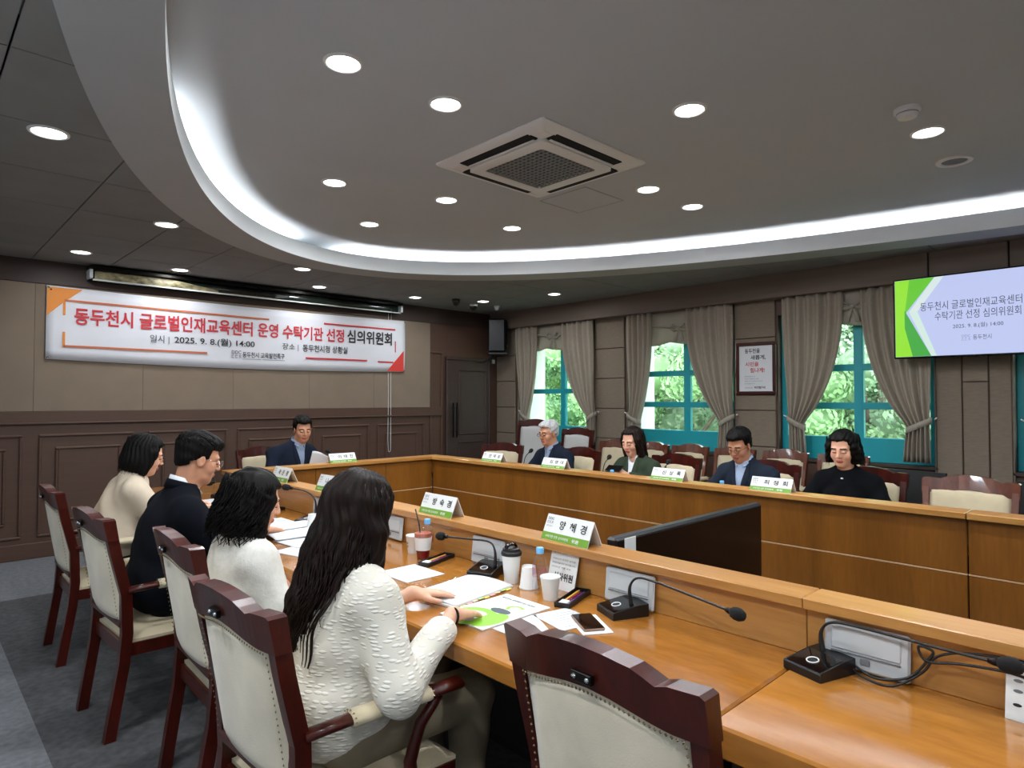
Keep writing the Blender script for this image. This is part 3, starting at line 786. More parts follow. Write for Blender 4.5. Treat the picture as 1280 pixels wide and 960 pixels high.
# back row
db = desk('conference_desk', 'honey wood desk with raised ledge along the back wall side', (2.9, 5.5, 0))
part(db, 'desktop', 'topx', (1.22, 4.62, 5.2525, 5.90, DZ-.06, DZ), c=.006)
part(db, 'riser', 'ledgex', (1.99, 3.81, 5.18, 5.25, DZ, LZ-LT), c=.002); part(db, 'ledge_top', 'ledgex', (1.99, 3.808, 5.13, 5.272, LZ-LT, LZ), c=.003)
for x0, x1 in ((1.97, 2.60), (2.60, 3.30), (3.30, 3.835)):
    part(db, 'front_panel', 'panelw', (x0+.001, x1-.001, 5.155, 5.175, .605, LZ-LT)); part(db, 'front_panel', 'panelw', (x0+.001, x1-.001, 5.155, 5.175, .06, .597))
part(db, 'inlay_strip', 'inlay', (1.97, 3.835, 5.1545, 5.172, .597, .605), c=.001); part(db, 'plinth', 'dark', (1.97, 3.83, 5.17, 5.25, 0, .06))
part(db, 'modesty_panel', 'dark', (1.97, 3.83, 5.255, 5.275, .05, DZ-.06))
for x in (1.25, 4.55): part(db, 'support_panel', 'dark', (x, x+.03, 5.3, 5.85, 0, DZ-.06))
# far row, in two sections
for lab, y0, y1 in (('long honey wood desk with raised ledge along the far seated row by the windows', .752, 5.25), ('far desk section at the right edge under the television', -1.3, .748)):
    d = desk('conference_desk', lab, (4.2, (y0+y1)/2, 0)); ye = min(y1, 5.15)
    part(d, 'desktop', 'top', (3.905, 4.62, y0, y1-.001, DZ-.06, DZ), c=.006)
    part(d, 'riser', 'ledge', (3.86, 3.92, y0, y1, DZ, LZ-LT), c=.002); part(d, 'ledge_top', 'ledge', (3.81, 3.962, y0+.001, y1+(.02 if y1 > 5 else -.001), LZ-LT, LZ), c=.003)
    part(d, 'front_panel', 'panelw', (3.84, 3.86, y0+.001, ye-.001, .605, LZ-LT)); part(d, 'front_panel', 'panelw', (3.84, 3.86, y0+.001, ye-.001, .06, .597))
    part(d, 'inlay_strip', 'inlay', (3.8385, 3.858, y0, ye, .597, .605), c=.001); part(d, 'plinth', 'dark', (3.87, 3.95, y0, ye, 0, .06))
    part(d, 'modesty_panel', 'dark', (3.925, 3.945, y0, ye, .05, DZ-.06))
    for y in (y0+.02, y1-.06): part(d, 'support_panel', 'dark', (4.0, 4.5, y, y+.03, 0, DZ-.06))

# ---------------------------------------------------------------- chairs
def chair_proto(name, label, wmat, upm, tall=0.0, simple=False, seatm='cream'):
    t = thing(name, label, 'chair'); t.scale = (1, .95, 1)
    T = tall
    def xb(z): # back lean
        s = (z-.45)/.52; return -.225-.085*max(0, s)**1.3
    # rear posts run from the foot to the crest
    for sy in (-1, 1):
        m = M(); prof = [(-.285, 0, .225), (-.262, .15, .228), (-.235, .32, .232), (-.225, .45, .235), (-.232, .62, .24), (xb(.8), .80+T*.6, .245), (xb(.90), .90+T, .248)]
        for i in range(len(prof)-1):
            a, b = prof[i], prof[i+1]; h = .019; d0, d1 = .022, .022
            vs = []
            for (x, z, y), d in ((a, d0), (b, d1)):
                vs += [(x-d, sy*y-h, z), (x+d, sy*y-h, z), (x+d, sy*y+h, z), (x-d, sy*y+h, z)]
            fs = [(0,1,5,4),(1,2,6,5),(2,3,7,6),(3,0,4,7)]
            if i == 0: fs.append((3,2,1,0))
            if i == len(prof)-2: fs.append((4,5,6,7))
            m.add(vs, fs)
        m.build('rear_leg', wmat, t)
    # crest rail: stepped outline, slightly bowed
    yz = [(-.272, .905), (-.272, .950), (-.262, .957), (-.20, .957), (-.175, .950), (-.150, .962), (-.125, .972), (-.06, .981), (0, .984), (.06, .981), (.125, .972), (.150, .962), (.175, .950), (.20, .957), (.262, .957), (.272, .950), (.272, .905)]
    lowz = lambda y: .862+.030*math.cos(y/.25*PI/2)**2
    up_ = [(y, z+T) for y, z in yz if True][1:-1]
    m = M(); n = len(up_); vs = []
    for dx in (-.024, .024):
        for y, z in up_: vs.append((xb(z-T)-.028*(1-(y/.272)**2)+dx, y, z))
        for y, z in up_: vs.append((xb(.87)-.028*(1-(y/.272)**2)+dx*.9, y, lowz(min(.25, abs(y)))+T))
    fs = []
    for i in range(n-1):
        fs += [(i, n+i, n+i+1, i+1), (2*n+i, 2*n+i+1, 3*n+i+1, 3*n+i), (i, i+1, 2*n+i+1, 2*n+i), (n+i, 3*n+i, 3*n+i+1, n+i+1)]
    fs += [(0, 2*n, 3*n, n), (n-1, 2*n-1, 4*n-1, 3*n-1)]
    m.add(vs, fs); cr = m.build('crest_rail', wmat, t, fix=True)
    if not simple:
        q = M(); q.box(xb(.93)-.0565, xb(.93)-.045, -.028, .028, .907+T, .927+T, .001); q.build('carry_bracket', 'darkmetal', cr)
        for y in (-.018, .018):
            q = M(); q.lathe([(.006, 0), (.005, .004), (.0001, .005)], 8, cap=False); q.xf(Matrix.Translation((xb(.93)-.0565, y, .917+T)) @ Matrix.Rotation(-PI/2, 4, 'Y')); q.build('screw', 'chrome', cr, True)
    # upholstered back, front and rear
    def backsheet(off, bulge):
        def fn(u, v):
            zt = .885+T; zb = .50; y = (-.225+.45*u); z = zb+(zt+.012*math.sin(u*PI)-zb)*v
            e = (4*u*(1-u))**.35*(4*v*(1-v))**.35
            return (xb(z-T*v)-.024*(1-(y/.25)**2)+off+bulge*e, y, z)
        return fn
    m = M(); m.sheet(backsheet(-.008, -.014), 10, 14, (.012, 0, 0)); m.build('back_cover', upm, t, True, fix=True)
    m = M(); m.sheet(backsheet(.006, .028), 10, 14, (.008, 0, 0)); m.build('back_pad', seatm if not simple else upm, t, True, fix=True)
    if not simple:
        m = M()
        for sy in (-1, 1):
            for k in range(22):
                z = .52+.36*k/21; y = sy*.221; x = xb(z-T*k/21)-.024*(1-(y/.25)**2)-.021
                m.add([(x, y-.004, z), (x, y, z-.004), (x, y+.004, z), (x, y, z+.004), (x-.003, y, z)], [(0,1,4),(1,2,4),(2,3,4),(3,0,4)])
        for k in range(40):
            y = -.218+.436*k/39; z = lowz(abs(y))+T-.007; x = xb(z-T)-.026*(1-(y/.26)**2)-.023
            m.add([(x, y-.004, z), (x, y, z-.004), (x, y+.004, z), (x, y, z+.004), (x-.003, y, z)], [(0,1,4),(1,2,4),(2,3,4),(3,0,4)])
        o_ = m.build('nail_trim', 'brass', t); o_['kind'] = 'stuff'
    m = M(); m.box(-.255, -.215, -.235, .235, .475, .505, .006); m.build('lower_rail', wmat, t)
    # seat
    m = M(); m.prism([(-.235, -.235), (.25, -.27), (.25, .27), (-.235, .235)], .345, .40); m.build('seat_frame', wmat, t)
    def seat(u, v):
        x = -.22+.475*u; hw = .225+.04*u; y = -hw+2*hw*v
        e = (min(1, 4.2*u*(1-u)))**.5*(min(1, 4.2*v*(1-v)))**.5
        return (x, y, .412+.055*e)
    m = M(); m.grid(seat, 12, 12)
    def rim(u, v):
        x = -.22+.475*u; hw = .225+.04*u; return (x, -hw+2*hw*v, .40)
    m.grid(lambda u, v: rim(1-u, v), 1, 1)
    for fa in (lambda s: (0, s), lambda s: (1, s), lambda s: (s, 0), lambda s: (s, 1)):
        m.grid(lambda u, v, fa=fa: (seat(*fa(u)) if v > .5 else rim(*fa(u))), 12, 1)
    m.build('seat_cushion', seatm, t, True, fix=True)
    for sy in (-1, 1):
        m = M(); m.tube([(.225, sy*.245, .36), (.228, sy*.245, .2), (.235, sy*.243, 0)], [.028, .023, .017], 10); m.build('front_leg', wmat, t, True)
        # arm: wood, padded middle, wood scroll; curved support
        Y = lambda s: sy*(.252+.045*math.sin(min(1, s)*PI*.62)); path = []
        for k in range(9):
            s = k/8; path.append((-.225+.465*s, Y(s), .638+.012*math.sin(s*PI)))
        def seg(i0, i1, r, nm, mt_, fl=.55):
            q = M(); q.tube(path[i0:i1+1], r, 10, flat=fl, up=(0, 0, 1)); return q.build(nm, mt_, t, True)
        seg(0, 2, .026, 'arm_rear', wmat); seg(6, 8, .030, 'arm_front', wmat)
        pd = seg(2, 6, .034, 'arm_pad', seatm, .62)
        if not simple:
            for i in (2, 6):
                q = M(); c = Vector(path[i])
                for k in range(7):
                    a = PI*k/6; y = c.y+.033*math.cos(a); z = c.z+.021*math.sin(a)
                    q.add([(c.x-.004, y, z), (c.x, y-.004, z+.001), (c.x+.004, y, z), (c.x, y+.004, z+.001), (c.x, y, z+.004)], [(0,1,4),(1,2,4),(2,3,4),(3,0,4)])
                qo = q.build('nail_row', 'brass', pd); qo['kind'] = 'stuff'
        m = M(); m.tube([(.10, sy*.262, .36), (.085, sy*.268, .46), (.11, sy*.282, .56), (.165, sy*.294, .63)], [.022, .019, .017, .018], 8); m.build('arm_support', wmat, t, True)
    return t
GC = 'dark cherry armchairs of the near row'
ch = chair_proto('armchair', 'dark cherry armchair with grey-cream back holding the woman in cream by the wall', 'cherry', 'linen')
ch['group'] = GC; ch.location = (.955, 4.52, 0)
dup(ch, (.95, 3.44, 0), R(3), 'dark cherry armchair holding the man in the navy suit, seen from behind', GC)
dup(ch, (1.07, 2.61, 0), R(-2), 'dark cherry armchair holding the curly-haired woman in white', GC)
dup(ch, (.955, 1.76, 0), R(2), 'dark cherry armchair under the long-haired woman, padded arm toward the viewer', GC)
dup(ch, (1.345, .83, 0), R(-1), 'empty dark cherry armchair in the foreground pushed up to the desk', GC)
GF = 'armchairs of the far row'
cf = dup(ch, (4.66, 5.22, 0), R(200), 'empty armchair at the far end of the window-side row', GF)
for y, rz, l in ((4.28, 178, 'armchair behind the white-haired man in the navy jacket'), (3.17, 176, 'armchair under the woman in the green blazer'),
                 (2.30, 183, 'armchair under the man in glasses and navy suit at the far row'), (1.58, 180, 'armchair under the woman in the black dress')):
    dup(ch, (4.75, y, 0), R(rz), l, GF)
db_ = dup(ch, (2.72, 6.28, 0), R(-90), 'armchair under the man at the back desk', GF)
c2 = chair_proto('armchair', 'empty red-brown armchair at the right end of the far row', 'cherryb', 'cream', simple=True)
c2.location = (4.62, .945, 0); c2.rotation_euler = (0, 0, R(180)); c2['group'] = GF
GR = 'spare armchairs along the window wall'
for y, l in ((4.83, 'spare armchair by the wall left of the green-blazer woman'), (4.30, 'spare armchair by the wall hidden behind the green-blazer woman'),
             (3.80, 'spare armchair under the middle window'), (3.27, 'spare armchair behind the left shoulder of the man in glasses'),
             (2.74, 'spare armchair behind the right shoulder of the man in glasses'), (2.20, 'spare armchair by the wall behind the woman in black')):
    dup(c2, (5.98, y*.985, 0), R(180), l, GR).scale = (1, .81, 1)
c3 = chair_proto('high_back_chair', 'tall dark chair with pale grey back behind the white-haired man', 'cherry', 'greyup', tall=.22, simple=True, seatm='greyup')
c3.location = (5.95, 6.02, 0); c3.rotation_euler = (0, 0, R(192)); c3['group'] = 'high-backed chairs in the corner'
dup(c3, (5.92, 5.31, -.0), R(178), 'tall dark chair with pale grey back left of the fabric pier', 'high-backed chairs in the corner').scale = (1, .95, .925)
# black office chairs behind the end of the far row
def office(loc, rz, label):
    t = thing('office_chair', label, 'chair', loc, R(rz), 'black office chairs')
    m = M(); m.sheet(lambda u, v: (-.22-.05*v-.03*math.cos((u-.5)*2), -.22+.44*u, .52+.40*v), 8, 8, (-.03, 0, 0)); m.build('backrest', 'black', t, 40, fix=True)
    m = M(); m.box(-.22, .25, -.24, .24, .42, .50, .03); m.build('seat', 'black', t)
    m = M(); m.tube([(0, 0, .42), (0, 0, .09)], .025, 10); m.build('column', 'chrome', t, True)
    for k in range(5):
        a = 2*PI*k/5; m = M(); m.tube([(0, 0, .09), (.28*math.cos(a), .28*math.sin(a), .065)], [.022, .015], 8); lg = m.build('base_leg', 'black', t, True)
        m = M(); m.lathe([(.0001, 0), (.022, .005), (.026, .028), (.022, .05), (.0001, .055)], 10, (.28*math.cos(a), .28*math.sin(a), 0), cap=False); m.build('caster', 'black', lg, True)
    for s in (-1, 1):
        m = M(); m.tube([(-.2, s*.25, .50), (-.15, s*.28, .66), (.12, s*.28, .66), (.12, s*.25, .47)], .016, 8); m.build('armrest', 'chrome', t, True)
office((5.35, 1.48, 0), 172, 'black office chair between the woman in black and the empty red-brown armchair')
office((5.2, .52, 0), 188, 'black office chair at the right picture edge behind the empty armchair')
# ---------------------------------------------------------------- people: smooth implicit bodies meshed by surface nets
def V3(*a): return np.array(a, dtype=np.float32)
class SDF:
    def __init__(s): s.ops = []
    def cap(s, a, b, ra, rb=None, k=.03): s.ops.append(('c', V3(*a), V3(*b), ra, ra if rb is None else rb, k)); return s
    def ell(s, c, r, k=.03, rot=None): s.ops.append(('e', V3(*c), V3(*r), None if rot is None else np.array(rot, dtype=np.float32), 0, k)); return s
    def cut_ell(s, c, r, k=.01, rot=None): s.ops.append(('xe', V3(*c), V3(*r), None if rot is None else np.array(rot, dtype=np.float32), 0, k)); return s
    def cut_plane(s, p, n, k=.004): s.ops.append(('xp', V3(*p), V3(*n)/np.linalg.norm(n), 0, 0, k)); return s
    def cut_box(s, c, h, k=.008, rot=None): s.ops.append(('xb', V3(*c), V3(*h), None if rot is None else np.array(rot, dtype=np.float32), 0, k)); return s
    def fn(s, f): s.ops.append(('f', f)); return s
    def bounds(s, pad):
        lo = []; hi = []
        for o in s.ops:
            if o[0] == 'c':
                for p, r in ((o[1], o[3]), (o[2], o[4])): lo.append(p-r); hi.append(p+r)
            elif o[0] == 'e': m = o[2].max() if o[3] is not None else o[2]; lo.append(o[1]-m); hi.append(o[1]+m)
        return np.min(lo, 0)-pad, np.max(hi, 0)+pad
    def ev(s, P):
        d = None
        for o in s.ops:
            if o[0] == 'c':
                a, b = o[1], o[2]; ab = b-a; L = float(ab@ab)+1e-9
                q = P-a; t = np.clip((q@ab)/L, 0, 1); e = q-t[..., None]*ab
                x = np.sqrt((e*e).sum(-1))-(o[3]+(o[4]-o[3])*t)
            elif o[0] in ('e', 'xe'):
                q = P-o[1]
                if o[3] is not None: q = q@o[3]
                k0 = np.sqrt(((q/o[2])**2).sum(-1)); k1 = np.sqrt(((q/(o[2]**2))**2).sum(-1))+1e-6
                x = k0*(k0-1)/k1
            elif o[0] == 'xp': x = (P-o[1])@o[2]; x = -x
            elif o[0] == 'xb':
                q = P-o[1]
                if o[3] is not None: q = q@o[3]
                q = np.abs(q)-o[2]; x = np.sqrt((np.maximum(q, 0)**2).sum(-1))+np.minimum(q.max(-1), 0)
            elif o[0] == 'f': d = o[1](P, d); continue
            if o[0][0] == 'x':
                k = o[5]; h = np.clip(.5-.5*(d+x)/k, 0, 1); d = d+(-x-d)*h+k*h*(1-h)
            elif d is None: d = x
            else:
                k = o[5]; h = np.clip(.5+.5*(x-d)/k, 0, 1); d = x+(d-x)*h-k*h*(1-h)
        return d
def snet(sdf, h, lo=None, hi=None):
    l, u = sdf.bounds(3*h)
    lo = l if lo is None else np.maximum(l, lo); hi = u if hi is None else np.minimum(u, hi)
    n = np.ceil((hi-lo)/h).astype(int)+1
    ax = [lo[i]+h*np.arange(n[i], dtype=np.float32) for i in range(3)]
    val = np.empty(n, np.float32)
    ch_ = max(1, int(400000/(n[1]*n[2])))
    Yg, Zg = np.meshgrid(ax[1], ax[2], indexing='ij')
    for i in range(0, n[0], ch_):
        xs_ = ax[0][i:i+ch_]
        P = np.empty((len(xs_),)+Yg.shape+(3,), np.float32)
        P[..., 0] = xs_[:, None, None]; P[..., 1] = Yg; P[..., 2] = Zg
        val[i:i+ch_] = sdf.ev(P)
    # close at the bounds
    val[0] = np.maximum(val[0], h*.3); val[-1] = np.maximum(val[-1], h*.3); val[:, 0] = np.maximum(val[:, 0], h*.3); val[:, -1] = np.maximum(val[:, -1], h*.3)
    val[:, :, 0] = np.maximum(val[:, :, 0], h*.3); val[:, :, -1] = np.maximum(val[:, :, -1], h*.3)
    ins = val < 0
    c = [ins[a:n[0]-1+a, b:n[1]-1+b, d:n[2]-1+d] for a in (0, 1) for b in (0, 1) for d in (0, 1)]
    s_ = np.sum(np.stack(c), 0); act = (s_ > 0) & (s_ < 8)
    I = np.argwhere(act); idx = -np.ones(act.shape, np.int64); idx[act] = np.arange(len(I))
    offs = np.array([(a, b, d) for a in (0, 1) for b in (0, 1) for d in (0, 1)])
    cv = np.stack([val[I[:, 0]+o[0], I[:, 1]+o[1], I[:, 2]+o[2]] for o in offs], 1)
    acc = np.zeros((len(I), 3)); cnt = np.zeros(len(I))
    for i in range(8):
        for j in range(i+1, 8):
            if np.abs(offs[i]-offs[j]).sum() != 1: continue
            cr = (cv[:, i] < 0) != (cv[:, j] < 0)
            t = np.where(cr, cv[:, i]/np.where(cr, cv[:, i]-cv[:, j], 1), 0)
            p = offs[i]+(offs[j]-offs[i])*t[:, None]
            acc += np.where(cr[:, None], p, 0); cnt += cr
    verts = (I+acc/cnt[:, None])*h+lo
    faces = []
    for axn in range(3):
        b, d = [(1, 2), (2, 0), (0, 1)][axn]
        sl0 = [slice(None)]*3; sl1 = [slice(None)]*3
        sl0[axn] = slice(0, n[axn]-1); sl1[axn] = slice(1, n[axn])
        A_, B_ = ins[tuple(sl0)], ins[tuple(sl1)]
        E = np.argwhere(A_ != B_)
        if not len(E): continue
        E = E[(E[:, b] > 0) & (E[:, d] > 0) & (E[:, b] < n[b]-1) & (E[:, d] < n[d]-1)]
        if not len(E): continue
        def cell(db, dd):
            q = E.copy(); q[:, b] -= db; q[:, d] -= dd; return idx[q[:, 0], q[:, 1], q[:, 2]]
        q = np.stack([cell(1, 1), cell(0, 1), cell(0, 0), cell(1, 0)], 1)
        fl = ~A_[E[:, 0], E[:, 1], E[:, 2]]
        q[fl] = q[fl][:, ::-1]
        faces.append(q)
    return verts, np.concatenate(faces)
def np_mesh(name, chunks, mats):
    """chunks: (verts, quads, per-face material index or None)"""
    vs = []; fs = []; mi = []; o = 0
    for v, f, k in chunks:
        vs.append(v); fs.append(f+o); o += len(v)
        mi.append(np.zeros(len(f), np.int32) if k is None else k)
    v = np.concatenate(vs).astype(np.float32); f = np.concatenate(fs).astype(np.int32); mi = np.concatenate(mi).astype(np.int32)
    me = bpy.data.meshes.new(name); me.vertices.add(len(v)); me.vertices.foreach_set('co', v.ravel())
    me.loops.add(f.size); me.loops.foreach_set('vertex_index', f.ravel())
    me.polygons.add(len(f)); me.polygons.foreach_set('loop_start', np.arange(0, f.size, 4, dtype=np.int32))
    for m in mats: me.materials.append(MT[m] if isinstance(m, str) else m)
    me.update(calc_edges=True)
    me.polygons.foreach_set('material_index', mi); me.polygons.foreach_set('use_smooth', np.ones(len(f), bool))
    me.validate(); me.update()
    return me

SKIN = mat('light skin', '#d9a78c', .5, var=.05, vscale=18, sss=.15)
SKIN2 = mat('tan skin', '#c08a6c', .5, var=.05, vscale=18, sss=.15)
LIP = mat('lips', '#b0605a', .4); BROW = mat('dark brow', '#2a1f1b', .8)
HAIRK = mat('black hair', '#0a0807', .55, spec=.12, var=.35, vscale=60, stretch=(1, 1, .12), bump=.3, bscale=160)
HAIRB = mat('dark brown hair', '#170d09', .5, spec=.13, var=.5, vscale=50, stretch=(1, 1, .12), bump=.3, bscale=160)
HAIRW = mat('white hair', '#b9b9ba', .5, var=.25, vscale=60, stretch=(1, 1, .15), bump=.3, bscale=160)
NAVY = mat('navy suit cloth', '#121a2a', .9, spec=.2, var=.08, vscale=200, bump=.1, bscale=500)
NAVY2 = mat('dark navy suit cloth', '#0a0d15', .95, spec=.15, var=.08, vscale=200, bump=.1, bscale=500)
CHAR = mat('blue charcoal suit cloth', '#1b2431', .9, spec=.2, var=.08, vscale=200, bump=.1, bscale=500)
GREEN = mat('olive green blazer cloth', '#2f3a2c', .9, spec=.2, var=.08, vscale=200, bump=.1, bscale=500)
BLACKC = mat('black dress cloth', '#07080c', .95, spec=.15, var=.1, vscale=100)
SHIRT = mat('pale blue shirt', '#9db0cc', .8, var=.04, vscale=60); SHIRTG = mat('grey blue shirt', '#7f8fa6', .8, var=.08, vscale=90)
SHIRTW = mat('white shirt', '#d8dbe0', .8)
CREAMC = mat('cream blouse cloth', '#c9b9a4', .85, var=.04, vscale=20, bump=.2, bscale=30)
WHITEC = mat('off-white woven jacket', '#cfcdc6', .9, var=.06, vscale=40, bump=.35, bscale=90)
KHAKI = mat('khaki trousers', '#7d715c', .85, var=.05, vscale=30, bump=.2, bscale=30)
DARKP = mat('dark trousers', '#15161b', .9)
def tweed():
    m = mat('slub-textured cream jacket', '#d6d1c4', .92, var=.05, vscale=30)
    nt = m.node_tree; b = nt.nodes['Principled BSDF']
    tc = nt.nodes.new('ShaderNodeTexCoord'); mp = nt.nodes.new('ShaderNodeMapping'); mp.inputs['Scale'].default_value = (32, 32, 105)
    v = nt.nodes.new('ShaderNodeTexVoronoi'); v.inputs['Scale'].default_value = 1.0; v.inputs['Randomness'].default_value = .7
    r = nt.nodes.new('ShaderNodeValToRGB'); r.color_ramp.elements[0].position = .24; r.color_ramp.elements[1].position = .46
    r.color_ramp.elements[0].color = (1, 1, 1, 1); r.color_ramp.elements[1].color = (0, 0, 0, 1)
    bp = nt.nodes.new('ShaderNodeBump'); bp.inputs['Strength'].default_value = .7; bp.inputs['Distance'].default_value = .003
    mx = nt.nodes.new('ShaderNodeMix'); mx.data_type = 'RGBA'; mx.inputs[6].default_value = lin('#d3cec2'); mx.inputs[7].default_value = lin('#e6e3da')
    nt.links.new(tc.outputs['Object'], mp.inputs[0]); nt.links.new(mp.outputs[0], v.inputs['Vector'])
    nt.links.new(v.outputs['Distance'], r.inputs[0]); nt.links.new(r.outputs[0], bp.inputs['Height']); nt.links.new(bp.outputs[0], b.inputs['Normal'])
    nt.links.new(r.outputs[0], mx.inputs[0]); nt.links.new(mx.outputs[2], b.inputs['Base Color'])
    return m
TWEED = tweed()

def rotm(yaw=0, pitch=0, roll=0):
    return np.array((Matrix.Rotation(yaw, 3, 'Z') @ Matrix.Rotation(pitch, 3, 'Y') @ Matrix.Rotation(roll, 3, 'X')), dtype=np.float32)

def head_mesh(C, Rm, sk, female, neck, h=.0042):
    """head in its own frame (+x forward), then placed; neck runs down to the given point"""
    s = SDF()
    s.ell((-.014, 0, .036), (.094, .075, .082), .02).ell((.020, 0, -.028), (.068, .060, .088), .03)
    s.ell((.034, 0, -.078), (.045, .044 if female else .049, .038), .03).ell((.062, 0, -.096), (.022, .024, .018), .02)
    for y in (-1, 1):
        s.ell((.050, y*.040, -.030), (.030, .024, .030), .02)
        s.ell((.068, y*.028, .024), (.022, .026, .010), .015)
    s.cut_ell((.098, .031, .004), (.020, .019, .012), .012); s.cut_ell((.098, -.031, .004), (.020, .019, .012), .012)
    for y in (-1, 1): s.ell((.079, y*.031, .003), (.012, .015, .011), .004)
    s.cap((.088, 0, .016), (.104, 0, -.026), .007, .011, .012).ell((.096, .011, -.030), (.010, .008, .007), .006).ell((.096, -.011, -.030), (.010, .008, .007), .006)
    s.ell((.086, 0, -.058), (.012, .023, .006), .006).ell((.085, 0, -.067), (.012, .019, .006), .006)
    for y in (-1, 1):
        s.ell((-.006, y*.076, -.008), (.020, .008, .030), .006, rotm(y*.35)); s.cut_ell((-.002, y*.086, -.006), (.010, .006, .018), .004)
    nl = Rm.T@(np.array(neck)-np.array(C)); 
    s.cap((-.026, 0, -.055), nl, .048 if female else .055, .056 if female else .063, .03)
    v, f = snet(s, h)
    fc = v[f].mean(1); k = np.zeros(len(f), np.int32)
    x, y, z = fc[:, 0], fc[:, 1], fc[:, 2]; ay = np.abs(y)
    k[(x > .078) & (ay < .024-.3*np.abs(z+.062)) & (z > -.074) & (z < -.052)] = 1
    k[(x > .05) & (ay > .014) & (ay < .05) & (np.abs(z-.026+.15*np.maximum(0, ay-.034)) < .0045)] = 2
    k[(x > .05) & (ay > .016) & (ay < .046) & (np.abs(z+.003+.12*np.abs(ay-.031)) < .0026)] = 2
    return (v@Rm.T+np.array(C), f, k)

def hand_chunk(W, fd, pn, side, curl=.25, spread=.12, h=.003, sc=1.0, elbow=None, fr=.036):
    """hand at wrist W, fingers along fd, palm facing pn; side +1: thumb on fd x pn side"""
    fd = np.array(fd, float); fd /= np.linalg.norm(fd); pn = np.array(pn, float); pn -= fd*(pn@fd); pn /= np.linalg.norm(pn)
    th = np.cross(fd, pn)*side
    W = np.array(W, float); s = SDF()
    if elbow is not None: s.cap(tuple(np.array(elbow, float)), tuple(W), fr, .024*sc, .02)
    s.cap(tuple(W), tuple(W+fd*.02*sc), .023*sc, .024*sc, .02)
    wid = [(.026, .090, .074), (.008, .094, .082), (-.011, .090, .075), (-.028, .082, .058)]
    for i, (o, kn, ln) in enumerate(wid):
        K = W+fd*kn*sc+th*o*sc
        s.cap(tuple(W+fd*.015*sc+th*o*.6*sc), tuple(K), .0145*sc, .0105*sc, .012)
        d = fd+th*(spread*(1.5-i)/1.5*.6); d /= np.linalg.norm(d); p = K; ang = curl*.6
        for j, fr_ in enumerate((.45, .30, .25)):
            q = d*math.cos(ang)+pn*math.sin(ang); e = p+q*ln*fr_*sc
            s.cap(tuple(p), tuple(e), (.0095-.0012*j)*sc, (.0088-.0014*j)*sc, .0035); p = e; ang += curl
    b = W+fd*.030*sc+th*.024*sc+pn*.006*sc; d = fd*.75+th*.62+pn*.2; d /= np.linalg.norm(d)
    e = b+d*.042*sc; s.cap(tuple(b), tuple(e), .0145*sc, .0105*sc, .012); d2 = fd*.95+th*.25+pn*.15; d2 /= np.linalg.norm(d2)
    s.cap(tuple(e), tuple(e+d2*.032*sc), .0105*sc, .0085*sc, .004)
    v, f = snet(s, h); return (v, f, None)

def body_sdf(sp, inf, arms=True, torso=True, armfrac=1.0, hem=None, k=.035):
    """torso, shoulders and sleeves from the pose, inflated by inf"""
    s = SDF(); g = sp['g']; hz = sp['hz']; cx, cy, cz = sp['chest']; nx, ny, nz = sp['neck']; sw = sp['sw']
    tilt = math.atan2(nx-0, nz-hz)
    Rm = rotm(0, tilt)
    if torso:
        s.ell((-.01, 0, hz+.03), (.125+inf, .160*g+inf, .11+inf), k); 
        s.ell((cx*.45, cy*.45, hz+(cz-hz)*.5), (.108*g+inf, .135*g+inf, .15), .06, Rm)
        s.ell((cx, cy, cz), (.112*g+inf, .150*g+inf, .16+inf), .06, Rm)
        for y in (-1, 1):
            s.cap((nx-.015, ny+y*.025, nz-.025), sp['sh'][y], .046+inf*.7, .046*sp.get('sg', 1)+inf, .07)
        if sp.get('bust'): 
            for y in (-1, 1): s.ell((cx+.085, cy+y*.065, cz-.02), (.055+inf*.6, .06+inf*.6, .06+inf*.6), .04, Rm)
    if arms:
        for y in (-1, 1):
            e = np.array(sp['el'][y]); w = np.array(sp['wr'][y]); S_ = np.array(sp['sh'][y])
            s.cap(S_, e, .048*sp.get('sg', 1)+inf, .042+inf, .05)
            if armfrac > 0: s.cap(e, e+(w-e)*armfrac, .041+inf, .030+inf*.75+.010*(1-armfrac), .025)
    return s

def folds(amp, fx, seed=0.0):
    def f(P, d):
        n = np.sin(P[..., 2]*fx+3*np.sin(P[..., 1]*fx*.45+seed)+P[..., 0]*fx*.5+seed)*np.sin(P[..., 1]*fx*.7-P[..., 2]*fx*.35+seed*2)
        return d+amp*n
    return f

def strands(fn_paths, r=.0022, n=5):
    m = M()
    for p in fn_paths:
        k = len(p); m.tube(p, [r*(1-.65*(i/(k-1))**2) for i in range(k)], n)
    return m

